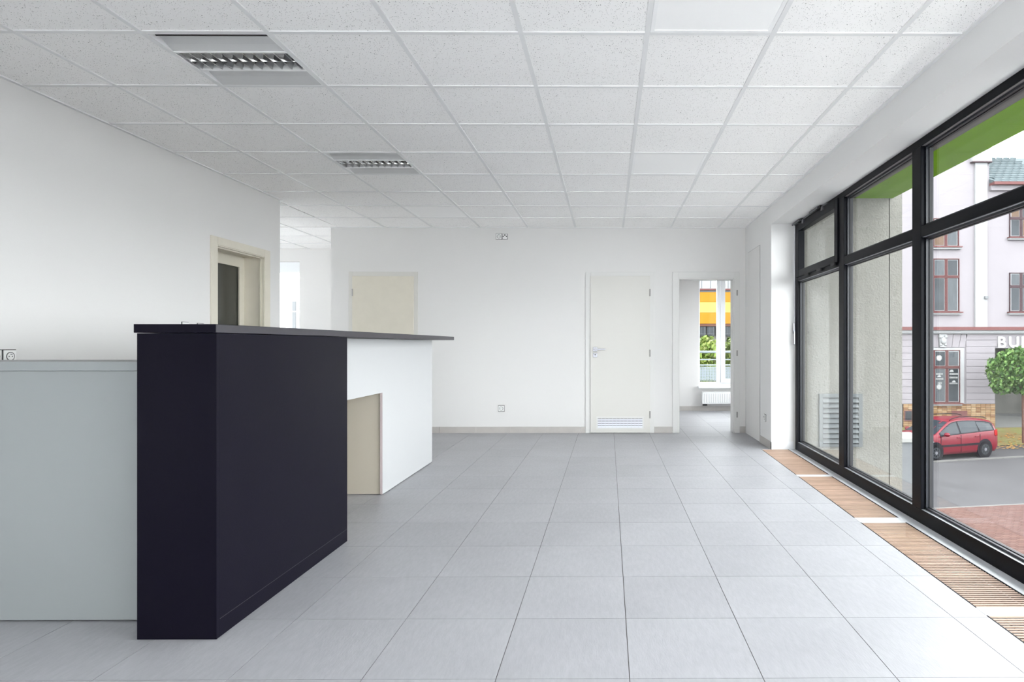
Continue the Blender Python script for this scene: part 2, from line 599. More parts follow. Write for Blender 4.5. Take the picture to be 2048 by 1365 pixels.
# ---- walls
DX0, DX1, DZ = 0.889, 1.592, 1.956              # open doorway
wall_back = B('wall_back', m_wall, None, (XA, DX0, YB, YB + 0.15, 0, HC + 0.05), (DX1, XR + 0.4, YB, YB + 0.15, 0, HC + 0.05),
              (DX0, DX1, YB, YB + 0.15, DZ, HC + 0.05), (XA, XA + 0.15, YB + 0.15, YA + 0.15, 0, HC + 0.05))
tag(wall_back, 'plain white back wall of the shop with three doorways', kind='structure')
LY0, LY1, LZ = 5.224, 5.945, 1.976              # doorway in the left wall
wall_left = B('wall_left', m_wall, None, (XL - 0.19, XL, YREAR, LY0, 0, HC + 0.05), (XL - 0.19, XL, LY1, 6.238, 0, HC + 0.05),
              (XL - 0.19, XL, LY0, LY1, LZ, HC + 0.05),
              (XAL, XL - 0.19, 6.05, 6.238, 0, HC + 0.05),
              (XL - 1.6, XL - 0.19, 4.4, 4.5, 0, HC + 0.05), (XL - 1.6, XL - 1.5, 4.5, 6.05, 0, HC + 0.05),
              (XAL - 0.15, XAL, 6.05, 6.6, 0, HC + 0.05), (XAL - 0.15, XAL, 8.2, YA + 0.15, 0, HC + 0.05), (XAL - 0.15, XAL, 6.6, 8.2, 0, 0.8), (XAL - 0.15, XAL, 6.6, 8.2, 2.3, HC + 0.05))
tag(wall_left, 'plain white left wall behind the reception counters', kind='structure')
bm = bmesh.new()
box(bm, XR, 2.06, YP, YB + 0.15, -0.25, HC + 0.35)
box(bm, XR, 2.1, YREAR - 0.15, YP, 2.402, HC + 0.35)
for v in bm.verts:
    if v.co.y < YP + 0.001 and v.co.x < 1.75:
        v.co.x = lx(v.co.y)
wall_right = mesh_obj('wall_right', bm, m_reveal)
tag(wall_right, 'white pier and lintel around the black shop window', kind='structure')
RW0, RW1, RZ0, RZ1 = -1.3, 1.72, 0.08, 2.40  # opening for the added rear window
wall_rear = B('wall_rear', m_wall, None, (XL - 0.2, RW0, YREAR - 0.15, YREAR, 0, HC + 0.35), (RW1, 2.1, YREAR - 0.15, YREAR, 0, HC + 0.35),
              (RW0, RW1, YREAR - 0.15, YREAR, 0, RZ0), (RW0, RW1, YREAR - 0.15, YREAR, RZ1, HC + 0.35))
tag(wall_rear, 'white rear wall of the shop behind the camera', kind='structure')

# far room behind the open door (window hole in its far wall)
FW0, FW1, FZ0, FZ1 = 1.534, 2.72, 0.445, 2.36
wall_far = B('wall_far_room', m_wall, None, (0.45, FW0, YF, YF + 0.3, 0, HC + 0.05), (FW1, 3.15, YF, YF + 0.3, 0, HC + 0.05),
             (FW0, FW1, YF, YF + 0.3, 0, FZ0), (FW0, FW1, YF, YF + 0.3, FZ1, HC + 0.05),
             (0.45, 0.6, YB + 0.15, YF, 0, HC + 0.05), (3.0, 3.15, YB + 0.15, 8.35, 0, HC + 0.05), (3.0, 3.15, 9.92, YF, 0, HC + 0.05), (3.0, 3.15, 8.35, 9.92, 0, 0.5), (3.0, 3.15, 8.35, 9.92, 2.3, HC + 0.05), (2.06, 3.15, YB, YB + 0.15, 0, HC + 0.05))
tag(wall_far, 'pale walls of the small room seen through the open doorway', kind='structure')
# alcove far wall with window
AW0, AW1, AZ0, AZ1 = -6.1, -4.762, 0.85, 2.40
wall_alc = B('wall_alcove', m_wall, None, (XAL - 0.15, AW0, YA, YA + 0.3, 0, HC + 0.05), (AW1, XA + 0.15, YA, YA + 0.3, 0, HC + 0.05),
             (AW0, AW1, YA, YA + 0.3, 0, AZ0), (AW0, AW1, YA, YA + 0.3, AZ1, HC + 0.05))
tag(wall_alc, 'white end wall of the alcove beyond the left wall', kind='structure')

# ---- skirting
bb = thing('baseboard_back', 'grey tile skirting along the back wall', None, (0, YB, 0), kind='structure')
x = -0.287
segs = []
while x > XA:
    x2 = max(x - T, XA) if segs else -0.348
    segs.append((x2, x)); x = x2
for a, b in segs:
    if b < -3.27 or a > -2.40 or True:
        for (p, q) in ([(a, b)] if not (a < -2.40 and b > -3.27) else [(a, max(a, min(b, -3.27))), (min(b, max(a, -2.40)), b)]):
            if q - p > 0.01:
                B('skirting_tile', m_skirt, bb, (p + 0.0012, q - 0.0012, YB - 0.009, YB, 0, 0.08))
for a, b in ((0.58, 0.812), (1.663, XR - 0.001)):
    B('skirting_tile', m_skirt, bb, (a, b, YB - 0.009, YB, 0, 0.08))
br = thing('baseboard_right', 'pale skirting round the foot of the right-hand pier', None, (XR, YP, 0), kind='structure')
B('skirting_tile', m_skirt, br, (XR - 0.009, XR, YP - 0.009, 6.935, 0, 0.08))
B('skirting_tile', m_skirt_w, br, (XR - 0.009, 1.975, YP - 0.009, YP, 0, 0.082))
bf = thing('baseboard_far_room', 'grey tile skirting in the small room beyond the open doorway', None, (1.5, YF, 0), kind='structure')
for a in range(6):
    B('skirting_tile', m_skirt, bf, (0.6 + a * 0.4, 0.6 + (a + 1) * 0.4 - 0.002, YF - 0.009, YF, 0, 0.078))

# ================================================================== DOORS
def hinge(parent, x, z):
    C('hinge', m_hinge, parent, ((x, YB - 0.029, z - 0.045), (x, YB - 0.029, z + 0.045), 0.0085))
def casing(parent, x0, x1, z1, cw, mat, inner0, inner1, innz, y1=YB):
    B('door_frame', mat, parent, (x0, inner0, y1 - 0.012, y1, 0, z1), (inner1, x1, y1 - 0.012, y1, 0, z1), (inner0, inner1, y1 - 0.012, y1, innz, z1), bev=0.002)
# closed middle door
d1 = thing('door_1', 'closed off-white door with vent grille at its foot and steel handle', None, (0.146, YB, 0), kind='structure')
casing(d1, -0.287, 0.579, 2.031, 0.06, m_dwhite, -0.22, 0.515, 1.972)
leaf = B('door_leaf', m_cream, d1, (-0.226, 0.528, YB - 0.026, YB - 0.0125, 0.006, 1.981), bev=0.003)
for z in (1.772, 1.009, 0.232):
    hinge(d1, 0.5265, z)
hd = B('door_handle', m_steel, d1, (-0.192, -0.137, YB - 0.036, YB - 0.026, 1.03, 1.085), (-0.178, -0.158, YB - 0.075, YB - 0.036, 1.048, 1.068),
       (-0.178, -0.036, YB - 0.085, YB - 0.069, 1.050, 1.067), bev=0.003)
ks = B('lock_rose', m_steel, d1, (-0.192, -0.137, YB - 0.034, YB - 0.026, 0.957, 1.012), bev=0.003)
C('lock_cylinder', m_dark, ks, ((-0.1645, YB - 0.0345, 0.990), (-0.1645, YB - 0.036, 0.990), 0.009))
dv = B('vent_frame', m_dwhite, d1, (-0.150, 0.447, YB - 0.032, YB - 0.026, 0.185, 0.207), (-0.150, 0.447, YB - 0.032, YB - 0.026, 0.050, 0.068),
       (-0.150, -0.132, YB - 0.032, YB - 0.026, 0.068, 0.185), (0.430, 0.447, YB - 0.032, YB - 0.026, 0.068, 0.185))
B('vent_back', m_shadow, d1, (-0.132, 0.430, YB - 0.0275, YB - 0.026, 0.068, 0.185))
for q in range(4):
    z = 0.080 + q * 0.0292
    bm = bmesh.new()
    extrude_poly(bm, [(YB - 0.0285, z + 0.010), (YB - 0.034, z - 0.011), (YB - 0.032, z - 0.011), (YB - 0.0270, z + 0.012)], 'x', -0.132, 0.430)
    mesh_obj('vent_slat', bm, m_alu, d1)
for q in range(1, 12):
    x = -0.132 + q * 0.0468
    B('vent_bar', m_alu, d1, (x - 0.0022, x + 0.0022, YB - 0.0355, YB - 0.034, 0.068, 0.185))
# closed left door behind the counter
d2 = thing('door_2', 'closed cream door behind the far end of the counter', None, (-2.835, YB, 0), kind='structure')
casing(d2, -3.269, -2.401, 2.036, 0.06, m_cream, -3.215, -2.455, 1.972)
B('door_leaf', m_cream2, d2, (-3.219, -2.449, YB - 0.026, YB - 0.0125, 0.006, 1.979), bev=0.003)
for z in (1.772, 1.009, 0.232):
    hinge(d2, -3.217, z)
B('door_handle', m_steel, d2, (-2.535, -2.48, YB - 0.036, YB - 0.026, 1.03, 1.085), (-2.515, -2.495, YB - 0.075, YB - 0.036, 1.048, 1.068), (-2.63, -2.495, YB - 0.085, YB - 0.069, 1.05, 1.067), bev=0.003)
# open doorway on the right
d3 = thing('door_3', 'open doorway with off-white frame leading to the small bright room', None, (1.24, YB, 0), kind='structure')
casing(d3, 0.813, 1.662, 2.036, 0.07, m_dwhite, DX0, DX1, DZ)
B('door_lining', m_dwhite, d3, (DX0 - 0.03, DX0 + 0.012, YB - 0.004, YB + 0.16, 0, DZ), (DX1 - 0.012, DX1 + 0.03, YB - 0.004, YB + 0.16, 0, DZ), (DX0, DX1, YB - 0.004, YB + 0.16, DZ - 0.012, DZ + 0.03))
for z in (1.772, 1.009, 0.232):
    C('hinge', m_hinge, d3, ((1.628, YB - 0.02, z - 0.035), (1.628, YB - 0.02, z + 0.035), 0.0085))
# glazed door in the left wall
d4 = thing('door_4', 'cream framed doorway with dark glazed door in the left wall', None, (XL, 5.59, 0), kind='structure')
B('door_frame', m_cream2, d4, (XL, XL + 0.014, 5.145, LY0 + 0.004, 0, 2.042), (XL, XL + 0.014, LY1 - 0.004, 6.036, 0, 2.042), (XL, XL + 0.014, LY0 + 0.004, LY1 - 0.004, LZ - 0.004, 2.042), bev=0.003)
B('door_lining', m_cream2, d4, (XL - 0.20, XL + 0.008, LY0 - 0.02, LY0 + 0.012, 0, LZ), (XL - 0.20, XL + 0.008, LY1 - 0.012, LY1 + 0.02, 0, LZ), (XL - 0.20, XL + 0.008, LY0, LY1, LZ - 0.012, LZ + 0.02))
B('door_stop', m_cream2, d4, (XL - 0.030, XL - 0.018, LY1 - 0.024, LY1 - 0.012, 0, LZ - 0.012), (XL - 0.030, XL - 0.018, LY0 + 0.012, LY1 - 0.012, LZ - 0.024, LZ - 0.012))
lf = B('door_leaf', m_cream2, d4, (XL - 0.222, XL - 0.182, LY0 - 0.01, LY0 + 0.10, 0.006, LZ + 0.0), (XL - 0.222, XL - 0.182, LY1 - 0.082, LY1 + 0.01, 0.006, LZ + 0.0),
       (XL - 0.222, XL - 0.182, LY0 + 0.10, LY1 - 0.082, LZ - 0.115, LZ), (XL - 0.222, XL - 0.182, LY0 + 0.10, LY1 - 0.082, 0.006, 0.25))
B('glazing_bead', m_cream2, lf, (XL - 0.190, XL - 0.180, LY1 - 0.092, LY1 - 0.080, 0.25, LZ - 0.117))
B('glass_panel', m_dglass, lf, (XL - 0.208, XL - 0.200, LY0 + 0.09, LY1 - 0.072, 0.24, LZ - 0.105))

# flush service panel in the right-hand wall
sp = thing('service_panel', 'tall flush white service panel in the right wall beside the open doorway', 'panel', (XR, 7.245, 0.016))
B('panel_leaf', m_wall, sp, (XR - 0.004, XR, 6.945, 7.545, 0.016, 2.255))
B('shadow_gap', m_shadow, sp, (XR - 0.0012, XR, 6.940, 6.945, 0.016, 2.259), (XR - 0.0012, XR, 7.545, 7.549, 0.016, 2.259), (XR - 0.0012, XR, 6.945, 7.545, 2.255, 2.259))

# ================================================================== SHOP WINDOW
w1 = thing('window_1', 'tall black aluminium shop window wall with transom lights', None, (1.95, 2.0, 0), kind='structure')
S = (KW, 6.45)
X0 = 1.993
def wb(name, mat, par, *boxes, bev=0.0):
    return B(name, mat, par, *boxes, k=S, bev=bev)
YE = YREAR
wb('sill_rail', m_frame, w1, (X0, X0 + 0.075, YE, 6.462, 0.0, 0.088), bev=0.003)
wb('head_rail', m_frame, w1, (X0, X0 + 0.075, YE, 6.462, 2.353, 2.4015), bev=0.003)
wb('jamb', m_frame, w1, (X0, X0 + 0.075, 6.378, 6.462, 0.088, 2.353), bev=0.003)
MUL = [(5.062, 5.178), (3.768, 3.884), (2.474, 2.590), (1.180, 1.296), (-0.114, 0.002), (-1.408, -1.292)]
for a, b in MUL:
    wb('mullion', m_frame, w1, (X0, X0 + 0.075, a, b, 0.088, 2.353), bev=0.003)
bays = []
top = 6.378
for a, b in MUL:
    bays.append((b, top)); top = a
bays.append((YE, top))
for n, (a, b) in enumerate(bays):
    wb('sill_glint', m_glint, w1, (X0 + 0.004, X0 + 0.026, a, b, 0.088, 0.0892))  # thin pale strip: sky reflection on the sill rail, put in as colour
    wb('transom_glint', m_glint, w1, (X0 + 0.010, X0 + 0.026, a, b, 1.7838, 1.785))  # pale strip painted for the lit line under the transom
    wb('head_glint', m_glint_grey, w1, (X0 + 0.006, X0 + 0.026, a, b, 2.3518, 2.353))  # grey strip painted for the lit line under the head rail
    wb('transom', m_frame, w1, (X0 + 0.001, X0 + 0.075, a, b, 1.785, 1.852), bev=0.003)
    for (z0, z1) in ((0.088, 1.785), (1.852, 2.353)):
        if n == 0 and z0 > 1:
            # opening vent: a sash of its own standing proud of the frame
            s = wb('vent_sash', m_frame, w1, (X0 - 0.012, X0 + 0.05, a + 0.004, a + 0.082, 1.822, 2.375), (X0 - 0.012, X0 + 0.05, b - 0.07, b + 0.03, 1.822, 2.375),
                   (X0 - 0.012, X0 + 0.05, a + 0.082, b - 0.07, 1.822, 1.890), (X0 - 0.012, X0 + 0.05, a + 0.082, b - 0.07, 2.300, 2.375), bev=0.003)
            wb('pane', m_glass, w1, (X0 + 0.032, X0 + 0.038, a + 0.075, b - 0.06, 1.885, 2.305))
            for yy in (a + 0.10, b - 0.35, b - 0.72):
                wb('vent_hinge', m_gasket, s, (X0 - 0.018, X0 - 0.010, yy - 0.06, yy + 0.06, 1.800, 1.824))
            continue
        # glazing beads, 22 mm behind the face, then the gasket and the pane
        wb('glazing_bead', m_ledge, w1, (X0 + 0.026, X0 + 0.072, a, a + 0.012, z0, z1), (X0 + 0.026, X0 + 0.072, b - 0.012, b, z0, z1),
           (X0 + 0.026, X0 + 0.072, a + 0.012, b - 0.012, z0, z0 + 0.014), (X0 + 0.026, X0 + 0.072, a + 0.012, b - 0.012, z1 - 0.014, z1))
        wb('gasket', m_gasket, w1, (X0 + 0.044, X0 + 0.062, a + 0.012, a + 0.018, z0 + 0.014, z1 - 0.014), (X0 + 0.044, X0 + 0.062, b - 0.018, b - 0.012, z0 + 0.014, z1 - 0.014),
           (X0 + 0.044, X0 + 0.062, a + 0.012, b - 0.012, z0 + 0.014, z0 + 0.018), (X0 + 0.044, X0 + 0.062, a + 0.012, b - 0.012, z1 - 0.018, z1 - 0.014))
        wb('pane', m_glass, w1, (X0 + 0.050, X0 + 0.056, a + 0.012, b - 0.012, z0 + 0.014, z1 - 0.014))
# vent opener gear along the head and the lever by the jamb
gear = wb('opener_rod', m_steel, w1, (X0 - 0.020, X0 - 0.008, 5.42, 6.43, 2.380, 2.388))
for yy in (6.20, 5.62):
    wb('opener_bracket', m_gasket, gear, (X0 - 0.034, X0 - 0.002, yy - 0.055, yy + 0.055, 2.372, 2.398))
    wb('opener_cover', m_steel, gear, (X0 - 0.042, X0 - 0.032, yy, yy + 0.24, 2.378, 2.397))
    wb('opener_arm', m_steel, gear, (X0 - 0.026, X0 - 0.012, yy - 0.10, yy - 0.05, 2.345, 2.380))
lv = B('opener_lever', m_steel, w1, (1.963, 1.980, YP - 0.034, YP - 0.014, 1.232, 1.345), (1.966, 1.9785, YP - 0.052, YP - 0.034, 1.238, 1.262),
       (1.962, 1.973, YP - 0.062, YP - 0.050, 1.118, 1.262), bev=0.002)
C('lever_tip', m_gasket, lv, ((1.9675, YP - 0.056, 1.112), (1.9675, YP - 0.056, 1.119), 0.006))
C('opener_tube', m_skirt_w, w1, ((1.985, YP - 0.012, 1.26), (1.985, YP - 0.012, 2.38), 0.005))

# unseen window added in the rear wall to bring in more daylight
w4 = thing('added_window_rear', 'black window added unseen in the rear wall behind the camera for extra daylight', None, (0.2, YREAR, 0), kind='structure')
B('window_frame', m_frame, w4, (RW0, RW1, YREAR - 0.11, YREAR - 0.04, RZ0, RZ0 + 0.08), (RW0, RW1, YREAR - 0.11, YREAR - 0.04, RZ1 - 0.08, RZ1),
  (RW0, RW0 + 0.08, YREAR - 0.11, YREAR - 0.04, RZ0 + 0.08, RZ1 - 0.08), (RW1 - 0.08, RW1, YREAR - 0.11, YREAR - 0.04, RZ0 + 0.08, RZ1 - 0.08),
  (0.16, 0.26, YREAR - 0.11, YREAR - 0.04, RZ0 + 0.08, RZ1 - 0.08))
B('pane', m_glass, w4, (RW0 + 0.08, 0.16, YREAR - 0.08, YREAR - 0.074, RZ0 + 0.08, RZ1 - 0.08))
B('pane', m_glass, w4, (0.26, RW1 - 0.08, YREAR - 0.08, YREAR - 0.074, RZ0 + 0.08, RZ1 - 0.08))

# ================================================================== FLOOR GRILLES
words = ['wooden slat floor grille farthest from the camera, beside the white pier', 'second wooden slat floor grille from the white pier',
         'third wooden slat floor grille from the white pier', 'wooden slat floor grille at the right edge, nearest the camera']
bm = bmesh.new(); box(bm, 0.005, 0.281, -0.0060, 0.0060, -0.0042, -0.001); bevel(bm, 0.0012, 2)
slat_me = bpy.data.meshes.new('slat'); bm.to_mesh(slat_me); bm.free(); slat_me.materials.append(m_slat)
for p in slat_me.polygons: p.use_smooth = False
for gi, (a, b) in enumerate(GR):
    if gi > 3: continue
    g = thing('floor_grille', words[gi], 'floor grille', (gx((a + b) / 2), (a + b) / 2, -0.1), group='roll-up wooden convector grilles along the shop window')
    bm = bmesh.new()
    prism(bm, [(gx(b), b), (gx2(b), b), (gx2(a), a), (gx(a), a)], -0.1, -0.095)
    mesh_obj('trough', bm, m_trough, g)
    bm = bmesh.new()
    for e0 in (gx, gx2):
        w = 0.004
        prism(bm, [(e0(b) - (w if e0 is gx2 else 0), b), (e0(b) + (w if e0 is gx else 0), b), (e0(a) + (w if e0 is gx else 0), a), (e0(a) - (w if e0 is gx2 else 0), a)], -0.095, 0.0005)
    mesh_obj('edge_profile', bm, m_frame, g)
    n = int(round((a - b) / 0.0214))
    off = root_loc(g)
    for q in range(n):
        y = a - (q + 0.5) * (a - b) / n
        if y < 1.7: continue
        link_copy('slat', slat_me, Vector((gx(y), y, 0)) - off, g)
    for fx in (0.06, 0.225):
        bm = bmesh.new()
        cyl(bm, (gx(b) + fx, b + 0.01, -0.011), (gx(a) + fx, a - 0.01, -0.011), 0.003, 6)
        mesh_obj('tie_wire', bm, m_steel, g)
# the grilles behind the camera stay closed with plain covers
for gi in (4, 5):
    a, b = GR[gi]
    piece('border_strip', [[(gx(b), b), (gx2(b), b), (gx2(a), a), (gx(a), a)]], -0.1, -0.002, m_trough, floor)
B('border_strip', m_trough, floor, (gx(1.5), gx2(1.5), 1.26, 1.7, -0.09, -0.002))

# ================================================================== RECEPTION COUNTERS
rc = thing('reception_counter', 'tall dark reception counter with long black top and white recessed front', 'counter', (-1.63, 4.0, 0))
B('worktop', m_black, rc, (-1.784, -1.476, 2.293, 5.822, 1.159, 1.1915), bev=0.0015)
B('worktop_edge', m_edge, rc, (-1.4762, -1.4752, 2.295, 5.820, 1.1605, 1.190))
B('end_panel', m_black, rc, (-1.776, -1.4775, 2.300, 2.318, 0.002, 1.157))
B('side_panel', m_black, rc, (-1.4955, -1.4775, 2.3185, 3.447, 0.002, 1.157))
B('back_panel', m_black, rc, (-1.776, -1.758, 2.3185, 3.447, 0.002, 1.157))
B('plinth_line', m_edge, rc, (-1.4775, -1.4768, 2.3185, 3.447, 0.070, 0.0715))
B('end_panel', m_black, rc, (-1.758, -1.4955, 3.429, 3.447, 0.002, 1.157))
B('front_panel', m_cwhite, rc, (-1.689, -1.671, 3.448, 4.507, 0.760, 1.155), (-1.689, -1.671, 4.507, 5.771, 0.006, 1.155))
B('cutout_edge', m_mauve, rc, (-1.6888, -1.6712, 4.5055, 4.507, 0.006, 0.759))
B('kneehole_panel', m_beige, rc, (-2.36, -1.689, 4.525, 4.543, 0.004, 0.755))
B('desk_board', m_cwhite, rc, (-2.36, -1.689, 3.448, 5.771, 0.7555, 0.7795))
B('kneehole_back', m_beige, rc, (-2.36, -2.342, 3.448, 4.525, 0.004, 0.755))
B('end_panel', m_cwhite, rc, (-2.36, -1.689, 5.753, 5.771, 0.004, 0.755))
B('back_board', m_cwhite, rc, (-1.776, -1.758, 3.448, 5.771, 0.78, 1.158))
gc = thing('low_counter', 'lower pale grey counter running left from the dark reception counter', 'counter', (-2.56, 2.6, 0))
B('worktop', m_grey, gc, (-3.352, -1.779, 2.445, 2.745, 1.0095, 1.046), bev=0.001)
B('front_panel', m_grey, gc, (-3.352, -1.779, 2.452, 2.470, 0.008, 1.008))
B('back_panel', m_grey, gc, (-3.352, -1.779, 2.720, 2.738, 0.008, 1.008))
B('plinth', m_black, gc, (-3.352, -1.779, 2.475, 2.715, 0.0, 0.05))

# ================================================================== SOCKETS AND SWITCHES
def socket(name, label, cat, pos, face, kind, group, size=0.08):
    """face: 'back' looks to -y, 'left' looks to +x, 'right' looks to -x"""
    t = thing(name, label, cat, pos, group=group)
    def mk(nm, mat, par, fn):
        bm = bmesh.new(); fn(bm)
        rot = {'back': Matrix.Identity(3), 'left': Matrix.Rotation(PI / 2, 3, 'Z'), 'right': Matrix.Rotation(-PI / 2, 3, 'Z')}[face]
        for v in bm.verts: v.co = rot @ v.co
        return mesh_obj(nm, bm, mat, par, keep=True)
    h = size / 2
    mk('shadow_gap', m_shadow, t, lambda bm: box(bm, -h, h, -0.004, 0, -h, h))
    pl = mk('plate', m_plastic, t, lambda bm: (box(bm, -h + 0.004, h - 0.004, -0.011, -0.004, -h + 0.004, h - 0.004), bevel(bm, 0.002)))
    if kind == 'socket':
        mk('socket_well', m_shadow, pl, lambda bm: cyl(bm, (0, -0.0112, 0), (0, -0.0122, 0), 0.0245, 20))
        mk('socket_insert', m_plastic, pl, lambda bm: cyl(bm, (0, -0.0122, 0), (0, -0.0128, 0), 0.0205, 20))
        mk('socket_hole', m_dark, pl, lambda bm: (cyl(bm, (-0.0095, -0.0128, 0), (-0.0095, -0.0134, 0), 0.0032, 8), cyl(bm, (0.0095, -0.0128, 0), (0.0095, -0.0134, 0), 0.0032, 8)))
        mk('earth_pin', m_steel, pl, lambda bm: cyl(bm, (0, -0.0128, 0.012), (0, -0.022, 0.012), 0.0024, 8))
    elif kind == 'data':
        mk('data_port', m_dark, pl, lambda bm: (cyl(bm, (-0.02, -0.0112, 0), (-0.02, -0.0125, 0), 0.007, 10), cyl(bm, (0.02, -0.0112, 0), (0.02, -0.0125, 0), 0.007, 10), cyl(bm, (0.0, -0.0112, 0.017), (0.0, -0.0125, 0.017), 0.009, 10)))
    else:
        mk('rocker', m_plastic, pl, lambda bm: (box(bm, -0.027, 0.027, -0.0145, -0.0112, -0.027, 0.027), bevel(bm, 0.0015)))
    return t
socket('wall_socket', 'left-hand white power socket just under the ceiling on the back wall', 'socket', (-1.380, YB, 2.482), 'back', 'socket', 'power sockets', 0.078)
socket('data_outlet', 'white data outlet with dark ports high on the back wall', 'socket', (-1.304, YB, 2.482), 'back', 'data', None, 0.07)
socket('wall_socket', 'white power socket low on the back wall between the doors', 'socket', (-1.349, YB, 0.310), 'back', 'socket', 'power sockets')
socket('wall_socket', 'white power socket low on the right-hand pier beside the service panel', 'socket', (XR, 6.712, 0.307), 'right', 'socket', 'power sockets')
socket('wall_socket', 'white power socket on the left wall just above the grey counter', 'socket', (XL, 3.423, 1.049), 'left', 'socket', 'power sockets', 0.078)
socket('wall_socket', 'white wall socket cut off by the left edge of the picture', 'socket', (XL, 3.340, 1.049), 'left', 'socket', 'power sockets', 0.078)
socket('light_switch', 'white light switch peeking over the black counter top, farther from the cream doorway', 'switch', (XL, 4.840, 1.257), 'left', 'switch', 'light switches')
socket('light_switch', 'white light switch peeking over the black counter top, nearer the cream doorway', 'switch', (XL, 5.021, 1.252), 'left', 'switch', 'light switches')

# ================================================================== CEILING LIGHTS
def luminaire(label, i, j):
    x0, y0 = CX0 + i * M6, CY0 + j * M6
    t = thing('ceiling_light', label, 'ceiling light', (x0 + 0.3, y0 + 0.3, HC), group='recessed louvre ceiling lights')
    a, b = x0 + 0.013, x0 + 0.587
    z = HC
    # housing above the ceiling plane
    B('housing', m_lumin, t, (a, b, y0 + 0.013, y0 + 0.587, z + 0.047, z + 0.0495), (a, a + 0.004, y0 + 0.013, y0 + 0.587, z + 0.001, z + 0.047), (b - 0.004, b, y0 + 0.013, y0 + 0.587, z + 0.001, z + 0.047),
      (a + 0.004, b - 0.004, y0 + 0.583, y0 + 0.587, z + 0.001, z + 0.047), (a + 0.004, b - 0.004, y0 + 0.013, y0 + 0.017, z + 0.001, z + 0.047))
    B('dark_slot_shade', m_dark, t, (a + 0.004, b - 0.004, y0 + 0.066, y0 + 0.0745, z + 0.022, z + 0.0465))  # solid dark strip stands in for the shade inside the gap
    def wing(ys, zs):
        bm = bmesh.new()
        n = len(ys)
        v = [[bm.verts.new((xx, ys[q], zs[q] + dz)) for q in range(n)] for xx in (a + 0.005, b - 0.005) for dz in (0, 0.002)]
        for q in range(n - 1):
            bm.faces.new((v[0][q], v[2][q], v[2][q + 1], v[0][q + 1]))
            bm.faces.new((v[1][q], v[3][q], v[3][q + 1], v[1][q + 1]))
        bm.faces.new((v[0][0], v[1][0], v[3][0], v[2][0]))
        bm.faces.new((v[0][-1], v[1][-1], v[3][-1], v[2][-1]))
        mesh_obj('reflector_wing', bm, m_wing, t, smooth=False)
    wing([y0 + 0.075, y0 + 0.10, y0 + 0.14, y0 + 0.188], [z + 0.044, z + 0.033, z + 0.017, z + 0.004])
    wing([y0 + 0.405, y0 + 0.44, y0 + 0.50, y0 + 0.582], [z + 0.040, z + 0.031, z + 0.016, z + 0.002])
    B('louvre_rail', m_lumin, t, (a + 0.004, b - 0.004, y0 + 0.188, y0 + 0.202, z + 0.0, z + 0.04))
    B('louvre_rail', m_lumin, t, (a + 0.004, b - 0.004, y0 + 0.388, y0 + 0.404, z + 0.0, z + 0.04))
    bm = bmesh.new()
    extrude_poly(bm, [(y0 + 0.2935, z + 0.001), (y0 + 0.2965, z + 0.001), (y0 + 0.302, z + 0.036), (y0 + 0.288, z + 0.036)], 'x', a + 0.006, b - 0.006)
    mesh_obj('louvre_spine', bm, m_mirror, t)
    bm = bmesh.new()
    for (ya, yb) in ((y0 + 0.203, y0 + 0.288), (y0 + 0.302, y0 + 0.387)):
        pass
    bm.free()
    for q in range(11):
        xc = a + 0.02 + q * (b - a - 0.04) / 10
        bm = bmesh.new()
        extrude_poly(bm, [(xc - 0.0015, z + 0.001), (xc + 0.0015, z + 0.001), (xc + 0.006, z + 0.02), (xc + 0.012, z + 0.036), (xc - 0.012, z + 0.036), (xc - 0.006, z + 0.02)], 'y', y0 + 0.203, y0 + 0.387)
        mesh_obj('louvre_blade', bm, m_mirror, t)
    B('lamp_tray', m_mirror, t, (a + 0.006, b - 0.006, y0 + 0.203, y0 + 0.387, z + 0.0435, z + 0.0455))
    for yy in (0.245, 0.345):
        C('lamp_tube', m_opal, t, ((a + 0.02, y0 + yy, z + 0.0395), (b - 0.02, y0 + yy, z + 0.0395), 0.0035), n=10)
luminaire('large recessed louvre light with grey wings at the upper left, nearest the camera', -4, 0)
luminaire('smaller-looking recessed louvre light farther back above the reception counter', -4, 3)
def led(label, i, j):
    x0, y0 = CX0 + i * M6, CY0 + j * M6
    t = thing('ceiling_panel_light', label, 'ceiling light', (x0 + 0.3, y0 + 0.3, HC), group='flat square light panels')
    B('panel_frame', m_lumin, t, (x0 + 0.013, x0 + 0.587, y0 + 0.013, y0 + 0.032, HC + 0.001, HC + 0.012), (x0 + 0.013, x0 + 0.587, y0 + 0.568, y0 + 0.587, HC + 0.001, HC + 0.012),
      (x0 + 0.013, x0 + 0.032, y0 + 0.032, y0 + 0.568, HC + 0.001, HC + 0.012), (x0 + 0.568, x0 + 0.587, y0 + 0.032, y0 + 0.568, HC + 0.001, HC + 0.012))
    B('diffuser', m_opal, t, (x0 + 0.032, x0 + 0.568, y0 + 0.032, y0 + 0.568, HC + 0.004, HC + 0.012))
led('plain white square light panel cut off by the top edge of the picture', 0, -1)
led('plain white square light panel in the middle of the ceiling right of centre', 0, 3)
led('plain white square light panel near the back wall left of centre', -4, 6)

